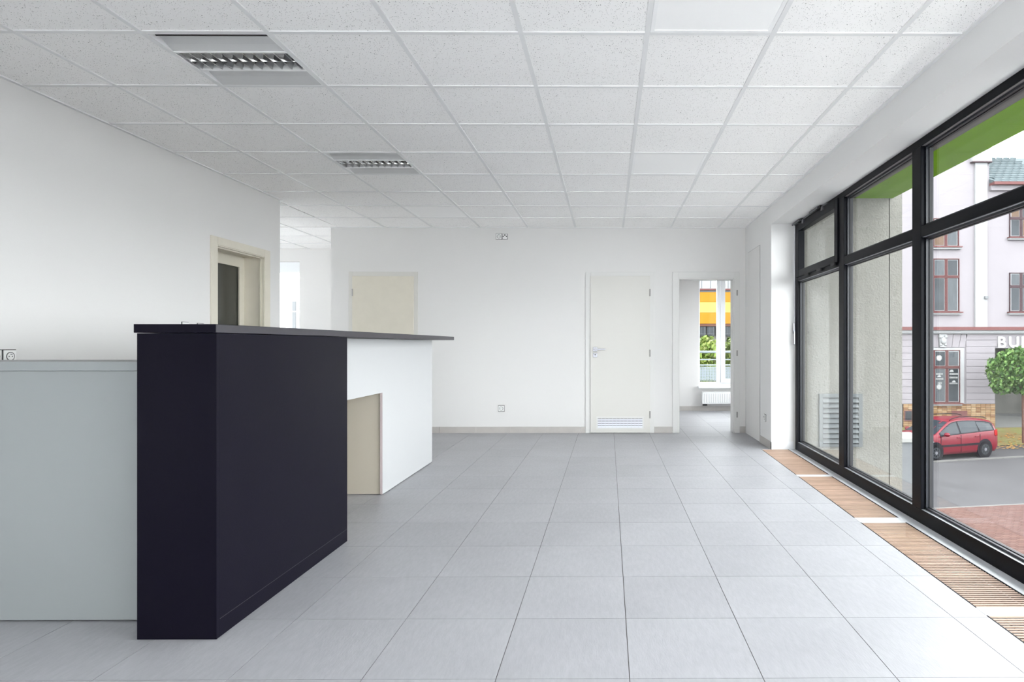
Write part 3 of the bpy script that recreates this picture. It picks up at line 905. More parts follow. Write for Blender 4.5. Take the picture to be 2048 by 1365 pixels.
# ================================================================== FAR ROOM: window, radiator, balcony
w3 = thing('window_3', 'white double window of the small room beyond the open doorway', None, (2.1, YF, 0.45), kind='structure')
B('window_frame', m_pvc, w3, (FW0, FW0 + 0.022, YF + 0.06, YF + 0.13, FZ0, FZ1), (FW1 - 0.03, FW1, YF + 0.06, YF + 0.13, FZ0, FZ1), (FW0 + 0.022, FW1 - 0.03, YF + 0.06, YF + 0.13, FZ0, FZ0 + 0.03), (FW0 + 0.022, FW1 - 0.03, YF + 0.06, YF + 0.13, FZ1 - 0.04, FZ1))
B('sash', m_pvc, w3, (1.846, 1.905, YF + 0.045, YF + 0.11, FZ0 + 0.03, FZ1 - 0.04), (FW0 + 0.022, 1.846, YF + 0.05, YF + 0.11, FZ0 + 0.03, 0.484))
B('sash', m_pvc, w3, (1.912, 1.985, YF + 0.035, YF + 0.11, FZ0 + 0.03, FZ1 - 0.04), (FW1 - 0.10, FW1 - 0.03, YF + 0.035, YF + 0.11, FZ0 + 0.03, FZ1 - 0.04), (1.985, FW1 - 0.10, YF + 0.035, YF + 0.11, FZ0 + 0.03, 0.535), (1.985, FW1 - 0.10, YF + 0.035, YF + 0.11, FZ1 - 0.12, FZ1 - 0.04))
B('pane', m_glass, w3, (FW0 + 0.022, 1.846, YF + 0.08, YF + 0.086, 0.484, FZ1 - 0.04))
B('pane', m_glass, w3, (1.985, FW1 - 0.10, YF + 0.08, YF + 0.086, 0.535, FZ1 - 0.12))
B('window_sill', m_pvc, w3, (FW0 - 0.02, FW1 + 0.02, YF - 0.10, YF + 0.05, 0.385, 0.418), bev=0.006)
w5 = thing('added_window_small_room', 'side window added out of view in the small room for extra daylight', None, (3.05, 9.1, 0.4), kind='structure')  # added window, so that the small room gets brighter
B('window_frame', m_pvc, w5, (3.04, 3.11, 8.35, 8.42, 0.5, 2.3), (3.04, 3.11, 9.85, 9.92, 0.5, 2.3), (3.04, 3.11, 8.42, 9.85, 0.5, 0.57), (3.04, 3.11, 8.42, 9.85, 2.23, 2.3))
B('pane', m_glass, w5, (3.07, 3.076, 8.42, 9.85, 0.57, 2.23))
rd = thing('radiator', 'low white panel radiator under the window in the small room', 'radiator', (2.1, YF - 0.08, 0.11))
B('panel', m_rad, rd, (1.575, 2.60, YF - 0.115, YF - 0.095, 0.125, 0.325), bev=0.004)
B('top_grille', m_rad, rd, (1.575, 2.60, YF - 0.095, YF - 0.02, 0.315, 0.325))
B('side_cover', m_rad, rd, (1.573, 1.579, YF - 0.095, YF - 0.02, 0.135, 0.315))
B('back_panel', m_rad, rd, (1.585, 2.59, YF - 0.035, YF - 0.02, 0.125, 0.310))
for q in range(26):
    x = 1.61 + q * 0.0375
    B('panel_rib', m_rad, rd, (x, x + 0.018, YF - 0.121, YF - 0.114, 0.150, 0.300), bev=0.003)
C('valve', m_dark, rd, ((1.585, YF - 0.07, 0.108), (1.66, YF - 0.07, 0.108), 0.016))
C('bracket', m_rad, rd, ((1.8, YF - 0.03, 0.2), (1.8, YF, 0.2), 0.012), ((2.4, YF - 0.03, 0.2), (2.4, YF, 0.2), 0.012))
br_ = thing('balcony_railing', 'grey metal balcony railing outside the window of the small room', 'railing', (2.2, 11.1, -0.2))
for z, r in ((0.985, 0.022), (0.843, 0.012), (0.742, 0.012)):
    C('rail', m_rail, br_, ((0.9, 11.1, z), (4.2, 11.1, z), r))
for x in (0.9, 2.0, 3.1, 4.2):
    B('post', m_rail, br_, (x - 0.02, x + 0.02, 11.08, 11.12, -0.2, 1.0))
for q in range(3):
    xa = 0.92 + q * 1.1
    bm = bmesh.new()
    for u in range(36):
        box(bm, xa + u * 0.0294, xa + u * 0.0294 + 0.017, 11.095, 11.105, 0.46, 0.715)
    for u in range(9):
        box(bm, xa, xa + 1.06, 11.097, 11.103, 0.46 + u * 0.029, 0.475 + u * 0.029)
    mesh_obj('mesh_panel', bm, m_rail, br_)
sb = B('balcony_slab', m_conc, None, (0.4, 4.6, YF + 0.3, 11.2, -0.35, -0.2))
tag(sb, 'concrete balcony slab outside the small room', kind='structure')

# ================================================================== ALCOVE WINDOW
w2 = thing('window_2', 'bright white window at the end of the alcove beyond the left wall', None, (-5.4, YA, AZ0), kind='structure')
B('window_frame', m_pvc, w2, (AW0, AW1, YA + 0.08, YA + 0.15, 2.29, AZ1), (AW0, AW1, YA + 0.08, YA + 0.15, AZ0, AZ0 + 0.06), (AW0, AW0 + 0.06, YA + 0.08, YA + 0.15, AZ0 + 0.06, 2.29), (AW1 - 0.004, AW1, YA + 0.08, YA + 0.15, AZ0 + 0.06, 2.29))
B('sash', m_pvc, w2, (AW0 + 0.06, AW1 - 0.004, YA + 0.06, YA + 0.14, 2.235, 2.29), (-5.47, -5.40, YA + 0.06, YA + 0.14, AZ0 + 0.06, 2.235))
B('pane', m_glass, w2, (AW0 + 0.06, AW1 - 0.004, YA + 0.10, YA + 0.106, AZ0 + 0.06, 2.235))
B('window_sill', m_pvc, w2, (AW0 - 0.03, AW1 + 0.03, YA - 0.08, YA + 0.06, AZ0 - 0.04, AZ0))

w6 = thing('added_window_alcove', 'side window added out of view in the alcove for extra daylight', None, (XAL, 7.85, 0.5), kind='structure')  # added window that brightens the alcove from the side
B('window_frame', m_pvc, w6, (XAL - 0.11, XAL - 0.04, 6.6, 6.67, 0.8, 2.3), (XAL - 0.11, XAL - 0.04, 8.13, 8.2, 0.8, 2.3), (XAL - 0.11, XAL - 0.04, 6.67, 8.13, 0.8, 0.87), (XAL - 0.11, XAL - 0.04, 6.67, 8.13, 2.23, 2.3))
B('pane', m_glass, w6, (XAL - 0.08, XAL - 0.074, 6.67, 8.13, 0.87, 2.23))

# ================================================================== OUTSIDE: own building
GZ = -3.2                                        # street level, one storey below the shop floor
SZ = 2.688                                       # soffit of the overhanging upper floor
m_own = M('own_building_render', (0.180, 0.176, 0.168), rough=0.95, bump=0.4, bscale=40, spec=0.05)
B_ = tag(B('overhang', m_own, None, (2.1, 3.05, YREAR - 0.2, 6.5, SZ + 0.02, 6.5), (XL - 2, 2.1, YREAR - 0.2, 12, HC + 0.36, 6.5)), 'overhanging upper storey of the shop building', kind='structure')
B('soffit_board', m_soffit, B_, (2.07, 2.645, YREAR - 0.2, 6.5, SZ, SZ + 0.02))
B('soffit_board', m_green, B_, (2.645, 3.05, YREAR - 0.2, 6.5, SZ - 0.001, SZ + 0.02))
base = tag(B('wall_base', m_own, None, (1.62, 2.04, YREAR - 0.2, 6.47, GZ, -0.105), (XL - 0.2, 1.62, YREAR - 0.4, YREAR - 0.16, GZ, -0.1)), 'masonry below the shop window down to the street', kind='structure')
m_bounce = M('pale_bounce_gravel', (0.47, 0.465, 0.455), rough=0.95, var=0.08, vscale=30, spec=0.05)  # pale so that the added roof throws daylight upwards
tag(B('added_bounce_roof', m_bounce, None, (2.05, 5.1, YREAR - 0.2, 6.495, GZ, -1.52)), 'pale gravel flat roof added unseen below the shop window to bounce daylight inside', kind='structure')  # added below the sightline to reflect daylight onto the shop ceiling
st = tag(B('wall_wing', m_stucco, None, (2.06, 3.012, 6.5, 7.3, GZ, 6.5), (3.022, 3.155, 6.5, 7.3, GZ, 6.5), (3.0, 3.03, 6.56, 7.28, GZ, 6.5)), 'rough grey stucco wall outside the shop window', kind='structure')
vg = thing('ventilation_grille', 'grey metal ventilation grille on the stucco wall outside', 'vent', (2.49, 6.5, 0.02))
def wX(px): return ((px - 1223.74) / 1214.77 + 0.006) * 6.49
def wZ(py): return CAM_Z - (py - 690.28) * 6.49 / 1214.77
vx0, vx1, vz1, vz0 = wX(1639), wX(1726), wZ(788.5), wZ(895)
ix0, ix1, iz1, iz0 = wX(1646), wX(1718), wZ(796), wZ(889)
B('grille_frame', m_vent, vg, (vx0, ix0, 6.480, 6.5, vz0, vz1), (ix1, vx1, 6.480, 6.5, vz0, vz1), (ix0, ix1, 6.480, 6.5, iz1, vz1), (ix0, ix1, 6.480, 6.5, vz0, iz0), bev=0.002)
B('grille_back', m_trough, vg, (ix0, ix1, 6.496, 6.4995, iz0, iz1))
for q in range(9):
    z = iz1 - (q + 1) * (iz1 - iz0) / 9.15
    bm = bmesh.new()
    extrude_poly(bm, [(6.4955, z + 0.046), (6.472, z + 0.004), (6.474, z + 0.001), (6.4975, z + 0.043)], 'x', ix0 + 0.001, ix1 - 0.001)
    mesh_obj('louvre_slat', bm, m_vent, vg)
cp = thing('gate_pillar', 'pale concrete pillar with white coping beside the stucco wall outside', 'pillar', (4.05, 8.2, GZ))
B('shaft', m_conc, cp, (3.80, 4.22, 8.0, 8.5, GZ, -0.175))
B('coping', m_cap, cp, (3.78, 4.25, 7.97, 8.53, -0.175, -0.115), bev=0.01)

# ================================================================== OUTSIDE: street
m_asph = M('grey_asphalt', (0.044, 0.043, 0.045), rough=0.9, var=0.10, vscale=0.7, bump=0.3, bscale=30, spec=0.05)
m_grass = M('leaf_strewn_grass', (0.066, 0.075, 0.030), rough=0.95, col2=(0.090, 0.060, 0.030), vscale=1.6, bump=0.6, bscale=25, spec=0.05)
m_kerb = M('pale_kerb_stone', (0.085, 0.083, 0.08), rough=0.85, rnd=0.08, spec=0.05)
m_walk = M('grey_pavement', (0.083, 0.083, 0.080), rough=0.9, var=0.06, spec=0.05)
street = tag(B('street', m_asph, None, (2.5, 60, -30, 60, GZ - 0.2, GZ), (-40, 2.5, 10.4, 60, GZ - 0.2, GZ)), 'grey asphalt street below the shop window', kind='structure')
KS = 0.245
def ky(x): return 22.15 + KS * (x - 11.8)
kb = thing('kerb', 'pale kerb line along the far side of the street', None, (14, ky(14), GZ), kind='structure')
for q in range(16):
    a, b = 8 + q, 9 + q - 0.012
    piece('kerb_stone', [[(a, ky(a)), (b, ky(b)), (b, ky(b) + 0.16), (a, ky(a) + 0.16)]], GZ, GZ + 0.035, m_kerb, kb)
# bank between kerb bay and the old building
bm = bmesh.new()
v = [bm.verts.new(p) for p in ((4, ky(4) + 2.3, GZ + 0.005), (40, ky(40) + 2.3 - 3, GZ + 0.005), (40, 30, -2.5), (4, 26.98, -2.62), (16.9, 26.2, -2.60))]
bm.free()
bm = bmesh.new()
nx, ny = 40, 10
grid = []
for i in range(nx + 1):
    x = 4 + i * 30 / nx
    row = []
    for j in range(ny + 1):
        y = (ky(x) + 2.45) + (26.95 - (ky(x) + 2.45)) * j / ny
        z = GZ + 0.01 + 0.62 * (j / ny) ** 0.8 + random.uniform(-0.015, 0.015)
        row.append(bm.verts.new((x, y, z)))
    grid.append(row)
for i in range(nx):
    for j in range(ny):
        bm.faces.new((grid[i][j], grid[i + 1][j], grid[i + 1][j + 1], grid[i][j + 1]))
gb = tag(mesh_obj('grass_bank', bm, m_grass), 'grassy bank with fallen leaves between the car and the old building', 'grass', kind='stuff')
bm = bmesh.new()
for q in range(380):
    x = random.uniform(14.5, 19); y = ky(x) + random.uniform(1.6, 3.0)
    fr = max(0.0, (y - (ky(x) + 2.45)) / (26.95 - (ky(x) + 2.45)))
    z = GZ + 0.03 + 0.62 * fr ** 0.8
    s = random.uniform(0.03, 0.06); a = random.uniform(0, PI)
    c, d = math.cos(a) * s, math.sin(a) * s
    bm.faces.new([bm.verts.new(p) for p in ((x - c, y - d, z), (x + d, y - c, z + random.uniform(0, 0.03)), (x + c, y + d, z + 0.01), (x - d, y + c, z))])
m_fall = ramp_mat('fallen_leaves', [(0.225, 0.100, 0.030), (0.275, 0.165, 0.050), (0.150, 0.070, 0.030), (0.250, 0.200, 0.070)])
tag(mesh_obj('fallen_leaves', bm, m_fall, gb), kind='stuff')

# red brick paving near the shop
m_pav = ramp_mat('red_paving_brick', [(0.062, 0.034, 0.029), (0.072, 0.042, 0.036), (0.055, 0.031, 0.027), (0.078, 0.049, 0.043)], rough=0.85, source='object')
m_pav_i = ramp_mat('red_paving_brick_field', [(0.062, 0.034, 0.029), (0.072, 0.042, 0.036), (0.055, 0.031, 0.027), (0.078, 0.049, 0.043)], rough=0.85, source='island')
m_joint = M('paving_joint_sand', (0.028, 0.02, 0.018), rough=0.95, spec=0.05)
PS = 0.16
def py_(x): return 15.75 + PS * (x - 8.4)
pav = piece('paving', [[(4.3, 6.0), (22, 6.0), (22, py_(22)), (4.3, py_(4.3))]], GZ, GZ + 0.02, m_joint, None)
tag(pav, 'red brick paving strip in front of the shop', kind='structure')
bw, bh = 0.21, 0.105
bm = bmesh.new(); box(bm, 0.005, bw - 0.005, 0.005, bh - 0.005, -0.005, 0.022)
brick_me = bpy.data.meshes.new('paving_brick'); bm.to_mesh(brick_me); bm.free(); brick_me.materials.append(m_pav)
def pix(x, y, z):
    c, s = math.cos(0.006), math.sin(0.006)
    a, b = c * x - s * y, s * x + c * y
    return 1223.74 + 1214.77 * a / b, 690.28 - 1214.77 * (z - CAM_Z) / b
field = bmesh.new(); nb = 0
ang = math.atan(PS)
ca, sa = math.cos(ang), math.sin(ang)
ox, oy = 4.3, py_(4.3)
for r in range(1, 78):
    for q in range(0, 62):
        u = q * bw + (bw / 2 if r % 2 else 0); w = -r * bh
        x, y = ox + u * ca - w * sa, oy + u * sa + w * ca
        if x < 4.4 or y < 8.2: continue
        px, py = pix(x + 0.1, y + 0.05, GZ)
        if 1850 < px < 2056 and py < 1175 and nb < 300 and py < 1160 and (py - 1020) < (px - 1850) * 0.78:
            link_copy('paving_brick', brick_me, (x, y, GZ + 0.02), pav, (0, 0, ang)); nb += 1
        else:
            p = [(x + a_ * ca - b_ * sa, y + a_ * sa + b_ * ca) for a_, b_ in ((0.005, 0.005), (bw - 0.005, 0.005), (bw - 0.005, bh - 0.005), (0.005, bh - 0.005))]
            prism(field, p, GZ + 0.015, GZ + 0.042)
tag(mesh_obj('brick_field', field, m_pav_i, pav), kind='stuff')
ek = piece('edging', [[(4.3, py_(4.3)), (22, py_(22)), (22, py_(22) + 0.08), (4.3, py_(4.3) + 0.08)]], GZ, GZ + 0.045, m_kerb, pav)

# ================================================================== OUTSIDE: old pink building
FY = 27.0
def FX(px): return ((px - 1223.74) / 1214.77 + 0.006) * FY
def FZ(py): return CAM_Z - (py - 690.28) * FY / 1214.77
m_pink = M('pale_lilac_render', (0.153, 0.143, 0.152), rough=0.95, var=0.03, vscale=0.8, spec=0.05)
m_wht = M('white_stone_trim', (0.195, 0.2, 0.204), rough=0.85, spec=0.05)
m_brown = M('red_brown_window_wood', (0.055, 0.022, 0.022), rough=0.6, spec=0.05)
m_dkbr = M('dark_window_wood', (0.035, 0.022, 0.025), rough=0.6, spec=0.05)
m_flash = M('red_brown_flashing', (0.084, 0.036, 0.035), rough=0.6, var=0.1, spec=0.05)
m_fglass = M('street_window_glass', (0.022, 0.026, 0.03), rough=0.15, var=0.3, vscale=1.5, spec=0.12)
m_curt = M('net_curtain_glass', (0.05, 0.055, 0.06), rough=0.3, var=0.2, vscale=3, stretch=(6, 1, 0.6), spec=0.05)
m_ocher = M('ochre_curtain_glass', (0.075, 0.05, 0.035), rough=0.3, var=0.2, vscale=2, spec=0.05)
m_grwall = M('grey_weathered_wall', (0.060, 0.059, 0.054), rough=0.95, var=0.18, vscale=2.0, spec=0.05)
m_roof = M('blue_grey_roof_tile', (0.055, 0.07, 0.075), rough=0.7, rnd=0.12, spec=0.05)
m_clink = ramp_mat('clinker_brick', [(0.135, 0.075, 0.033), (0.20, 0.135, 0.075), (0.165, 0.10, 0.05), (0.11, 0.055, 0.028), (0.23, 0.17, 0.105)], rough=0.7, source='object')
m_sticker = M('white_sticker', (0.2, 0.205, 0.205), rough=0.5, spec=0.05)
m_void = M('dark_passage', (0.05, 0.05, 0.05), rough=0.9, spec=0.05)
ob = thing('corner_house', 'pale lilac old corner house with brown windows across the street', 'building', (FX(1900), FY, -2.5))
xc0, xc1, xc2 = FX(1600), FX(1982), FX(2330)
B('wall', m_pink, ob, (xc0, xc1, FY + 0.03, FY + 8, FZ(700), 15.0), (xc0, FX(1993), FY + 0.03, FY + 8, -3.0, FZ(700)),
  (xc1, xc2, FY + 0.03, FY + 8, FZ(697), FZ(371)), (FX(2130), xc2, FY + 0.03, FY + 8, -3.0, FZ(697)))
# rusticated ground-floor courses
ys = [668, 681, 694, 707.3, 720.2, 733.7, 746.5, 760, 774.6, 787.5, 800.5, 809]
for a, b in zip(ys[:-1], ys[1:]):
    for p0, p1 in ((1600, 1830), (1935, 1993)):
        if a < 694 and p0 == 1935: p1 = 1996
        B('facade_course', m_pink, ob, (FX(p0), FX(p1), FY, FY + 0.03, FZ(b) + 0.018, FZ(a)))
B('facade_course', m_pink, ob, (FX(1996), xc2, FY, FY + 0.03, FZ(697), FZ(668)))
# wedge stones over the shop window and the carved keystone
xs_t = [1826, 1845, 1863, 1879, 1895, 1909, 1925, 1938]
xs_b = [1832, 1850, 1866.5, 1880, 1893, 1906, 1920, 1932]
for q in range(7):
    if q == 3: continue
    bm = bmesh.new()
    extrude_poly(bm, [(FX(xs_b[q]) + 0.01, FZ(695)), (FX(xs_b[q + 1]) - 0.01, FZ(695)), (FX(xs_t[q + 1]) - 0.01, FZ(668)), (FX(xs_t[q]) + 0.01, FZ(668))], 'y', FY, FY + 0.03)
    mesh_obj('wedge_stone', bm, m_pink, ob)
bm = bmesh.new()
extrude_poly(bm, [(FX(1881), FZ(695)), (FX(1893), FZ(695)), (FX(1895), FZ(669)), (FX(1879), FZ(669))], 'y', FY - 0.07, FY + 0.03)
ks_ = mesh_obj('keystone', bm, m_wht, ob)
bm = bmesh.new()
ball(bm, (FX(1887), FY - 0.08, FZ(682)), 0.13, 0.9, 0.7, 1.25)
for s in (-1, 1):
    ball(bm, (FX(1887) + s * 0.12, FY - 0.07, FZ(674)), 0.08, 1.1, 0.7, 0.9, 8, 6)
    ball(bm, (FX(1887) + s * 0.10, FY - 0.07, FZ(690)), 0.06, 1.1, 0.7, 0.9, 8, 6)
mesh_obj('carved_ornament', bm, m_wht, ks_, smooth=True)
# cornice
B('cornice_flashing', m_flash, ob, (xc0, xc2, FY - 0.26, FY + 0.03, FZ(661), FZ(654.5)))
B('cornice', m_wht, ob, (xc0, xc2, FY - 0.17, FY + 0.03, FZ(666), FZ(661)), (xc0, xc2, FY - 0.08, FY + 0.03, FZ(668.5), FZ(666)))
B('pilaster', m_wht, ob, (FX(1952), FX(1976), FY - 0.06, FY + 0.03, FZ(654.5), FZ(325)))
B('pilaster_capital', m_wht, ob, (FX(1944), FX(1982) + 0.02, FY - 0.14, FY + 0.03, FZ(325), FZ(296)))
B('pilaster_ledge', m_dkbr, ob, (FX(1943), FX(1983), FY - 0.17, FY + 0.03, FZ(325.5), FZ(323.3)))
B('lamp_bracket', m_conc, ob, (FX(1969), FX(1976), FY - 0.16, FY - 0.06, FZ(598), FZ(593)))
def house_window(px0, px1, py0, py1, npan, tr, frame, panes, surround=False, sill=True):
    w = B('window', m_wht, ob, (FX(px0), FX(px1), FY - 0.02 if surround else FY + 0.005, FY + 0.034, FZ(py1), FZ(py0))) if surround else \
        B('window', m_dkbr, ob, (FX(px0), FX(px1), FY + 0.024, FY + 0.034, FZ(py1), FZ(py0)))
    if surround:
        ins = 8.5
        px0, px1, py0 = px0 + ins, px1 - ins, py0 + 4.5
        py1 -= 1
    yf = FY - 0.045 if surround else FY - 0.008
    pw = (px1 - px0) / npan
    g = 0.0
    for q in range(npan):
        a, b = px0 + q * pw, px0 + (q + 1) * pw
        for (za, zb) in ((py0, tr), (tr, py1)):
            # white inner sash around each pane, brown posts between them
            B('sash', m_wht, w, (FX(a + 2.6), FX(b - 2.6), yf + 0.01, yf + 0.03, FZ(zb - 2.2), FZ(za + 2.2)))
            B('pane', panes[(q + (0 if za == py0 else 1)) % len(panes)], w, (FX(a + 3.9), FX(b - 3.9), yf + 0.004, yf + 0.012, FZ(zb - 3.2), FZ(za + 3.2)))
    for q in range(npan + 1):
        x = px0 + q * pw
        h = 2.9 if 0 < q < npan else 1.6
        B('window_post', frame, w, (FX(max(x - h, px0)), FX(min(x + h, px1)), yf - 0.01, yf + 0.03, FZ(py1), FZ(py0)))
    B('window_transom', frame, w, (FX(px0 + 1.6), FX(px1 - 1.6), yf - 0.02, yf + 0.03, FZ(tr + 2.6), FZ(tr - 2.6)))
    B('window_rail', frame, w, (FX(px0), FX(px1), yf - 0.005, yf + 0.03, FZ(py1), FZ(py1 - 1.8)), (FX(px0), FX(px1), yf - 0.005, yf + 0.03, FZ(py0 + 1.4), FZ(py0)))
    if sill:
        B('window_sill', m_flash, w, (FX(px0 - 4), FX(px1 + 4), FY - 0.16, FY + 0.03, FZ(py1 + 2.2), FZ(py1)))
        B('sill_moulding', m_wht, w, (FX(px0 - 3), FX(px1 + 3), FY - 0.10, FY + 0.03, FZ(py1 + 5.5), FZ(py1 + 2.2)))
    return w
gw = house_window(1833, 1930, 696, 807.5, 3, 735, m_brown, [m_curt, m_fglass], surround=True)
house_window(1841, 1921, 517, 624, 3, 553.5, m_brown, [m_fglass, m_curt])
house_window(1841, 1920, 436, 493, 3, 455, m_brown, [m_ocher, m_curt])
house_window(2022, 2092, 545, 624, 3, 573, m_dkbr, [m_curt, m_fglass], surround=False)
house_window(2022, 2092, 400, 474, 3, 436, m_dkbr, [m_ocher, m_fglass])
# stickers on the ground-floor shop window: suns, a half sun and strips of lettering
def sun(cx, cy, r, half=False):
    bm = bmesh.new()
    n = 24
    pts = []
    for i in range(n + (1 if half else 0)):
        a = PI * i / n if half else 2 * PI * i / n
        rr = r if i % 2 == 0 else r * 0.66
        pts.append((FX(cx) + rr * math.cos(a), FZ(cy) + rr * math.sin(a)))
    extrude_poly(bm, pts, 'y', FY - 0.062, FY - 0.045)
    return mesh_obj('sticker', bm, m_sticker, gw)
sun(1879, 716.5, 0.15); sun(1879, 774.5, 0.14); sun(1908.5, 765.5, 0.10, True); sun(1904, 744.5, 0.11, True); sun(1879, 755, 0.10, True)
def lettering(p0, p1, ya, yb):
    bm = bmesh.new()
    x = FX(p0)
    while x < FX(p1) - 0.02:
        w = random.uniform(0.025, 0.05)
        if random.random() < 0.6:
            box(bm, x, x + w * 0.35, FY - 0.062, FY - 0.045, FZ(yb), FZ(ya)); box(bm, x + w * 0.35, x + w, FY - 0.062, FY - 0.045, FZ((ya + yb) / 2 + 0.6), FZ((ya + yb) / 2 - 0.6)); box(bm, x + w * 0.7, x + w, FY - 0.062, FY - 0.045, FZ(yb), FZ(ya))
        else:
            box(bm, x, x + w * 0.4, FY - 0.062, FY - 0.045, FZ(yb), FZ(ya)); box(bm, x + w * 0.4, x + w, FY - 0.062, FY - 0.045, FZ(yb), FZ(yb - 1.2)); box(bm, x + w * 0.4, x + w, FY - 0.062, FY - 0.045, FZ(ya + 1.2), FZ(ya))
        x += w + 0.012
    mesh_obj('sticker_lettering', bm, m_sticker, gw)
lettering(1873, 1888, 747, 750.5); lettering(1872.5, 1888, 756.5, 760); lettering(1876.5, 1884.5, 765, 769)
lettering(1900, 1917, 747, 750.5); lettering(1900, 1917, 754, 757.5); lettering(1900, 1917, 766, 769)
# white shop lettering on the facade: B, U and the stem of the next letter
def letter(ch, px, py1, h, stem=False):
    if stem:
        bm = bmesh.new()
        box(bm, FX(px), FX(px) + 0.17, FY - 0.05, FY - 0.005, FZ(py1), FZ(py1) + h)
        return mesh_obj('sign_letter', bm, m_sign, ob)
    cu = bpy.data.curves.new('sign_letter', 'FONT')
    cu.body = ch; cu.size = 1.0; cu.extrude = 0.022; cu.offset = 0.022
    to = bpy.data.objects.new('tmp', cu); COL.objects.link(to)
    dg = bpy.context.evaluated_depsgraph_get(); dg.update()
    me = bpy.data.meshes.new_from_object(to.evaluated_get(dg))
    bpy.data.objects.remove(to)
    xs = [v.co.x for v in me.vertices]; yy = [v.co.y for v in me.vertices]
    sc_ = h / (max(yy) - min(yy)); mx, my = min(xs), min(yy)
    off = root_loc(ob)
    for v in me.vertices:
        x, y, z = v.co
        v.co = Vector((FX(px) + (x - mx) * sc_ * 1.02, FY - 0.03 - z, FZ(py1) + (y - my) * sc_)) - off
    me.materials.clear(); me.materials.append(m_sign)
    o = bpy.data.objects.new('sign_letter', me); COL.objects.link(o); o.parent = ob
    return o
m_sign = M('white_sign_letter', (0.3, 0.3, 0.3), rough=0.5, spec=0.05)
letter('B', 1998, 696, 0.50); letter('U', 2020, 696, 0.50); letter('', 2045, 696, 0.50, stem=True)
# brick plinth: single clinker slips in the part the window shows
pl = B('plinth', m_joint, ob, (xc0, FX(1993), FY + 0.002, FY + 0.03, -3.0, FZ(809)))
cw_, chh = (FX(1993) - FX(1808)) / 19, (FZ(809) - FZ(862)) / 15
bm = bmesh.new(); box(bm, 0.006, cw_ - 0.006, -0.022, 0.004, 0.006, chh - 0.006)
cl_me = bpy.data.meshes.new('brick'); bm.to_mesh(cl_me); bm.free(); cl_me.materials.append(m_clink)
off = root_loc(pl)
for i in range(19):
    for j in range(15):
        link_copy('brick', cl_me, Vector((FX(1808) + i * cw_, FY, FZ(862) + j * chh)) - off, pl)
B('hatch', m_flash, ob, (FX(1905), FX(1936), FY - 0.04, FY + 0.01, FZ(839), FZ(822.5)))
hw = B('cellar_window', m_flash, ob, (FX(1809.5), FX(1826), FY - 0.04, FY + 0.01, FZ(843), FZ(822)))
B('pane', m_fglass, hw, (FX(1811.5), FX(1826) - 0.04, FY - 0.05, FY - 0.03, FZ(840.5), FZ(823.5)))
# passage at the right end, grey wall with a base course and ramp
B('passage_wall', m_grwall, ob, (FX(1990), xc2, FY + 1.6, FY + 1.8, -3.0, FZ(697)))
B('passage_base', m_void, ob, (FX(1990), xc2, FY + 1.5, FY + 1.6, -3.0, FZ(836)))
B('passage_reveal', m_grwall, ob, (FX(1993) - 0.02, FX(1993), FY + 0.04, FY + 1.6, -3.0, FZ(700)))
bm = bmesh.new()
v = [bm.verts.new(p) for p in ((FX(1993) - 0.2, FY - 0.04, -2.58), (xc2, FY - 0.04, -2.62), (xc2, FY + 1.55, -2.55), (FX(1993) - 0.2, FY + 1.55, FZ(836)),
                               (FX(1993) - 0.2, FY - 0.04, -3.1), (xc2, FY - 0.04, -3.1), (xc2, FY + 1.55, -3.1), (FX(1993) - 0.2, FY + 1.55, -3.1))]
for f in ((0, 1, 2, 3), (4, 7, 6, 5), (0, 4, 5, 1), (1, 5, 6, 2), (2, 6, 7, 3), (3, 7, 4, 0)):
    bm.faces.new([v[i] for i in f])
mesh_obj('ramp', bm, m_walk, ob)
# roof of the lower wing: tile rows
ez = FZ(369); rz = FZ(314) + 0.84
gut = B('gutter', m_flash, ob, (xc1, xc2, FY - 0.35, FY + 0.2, FZ(371.5), FZ(366)))
B('eaves_moulding', m_pink, ob, (xc1, xc2, FY - 0.14, FY + 0.03, FZ(381), FZ(371.5)))
rows = 14
rdx = 0.34
for r in range(rows):
    t0, t1 = r / rows, (r + 1) / rows
    ya, yb = FY - 0.3 + 3.0 * t0, FY - 0.3 + 3.0 * t1 + 0.05
    za, zb = FZ(366) + (rz - FZ(366)) * t0 + 0.05, FZ(366) + (rz - FZ(366)) * t1 + 0.02
    bm = bmesh.new()
    n = int((FX(2110) - xc1) / rdx)
    for q in range(n):
        x = xc1 + 0.01 + q * rdx + (rdx / 2 if r % 2 else 0)
        w = [bm.verts.new(p) for p in ((x, ya, za), (x + rdx - 0.02, ya, za + 0.02), (x + rdx - 0.02, yb, zb + 0.02), (x, yb, zb), (x, ya, za - 0.035), (x + rdx - 0.02, ya, za - 0.035))]
        bm.faces.new(w[:4]); bm.faces.new((w[4], w[5], w[1], w[0]))
    mesh_obj('roof_tile_row', bm, m_roof, ob)
bm = bmesh.new()
extrude_poly(bm, [(FY - 0.3, FZ(366)), (FY + 2.7, rz - 0.05), (FY + 8, rz - 0.05), (FY + 8, FZ(371))], 'x', xc1 + 0.005, xc2)
mesh_obj('roof', m_roof and bm, m_roof, ob)

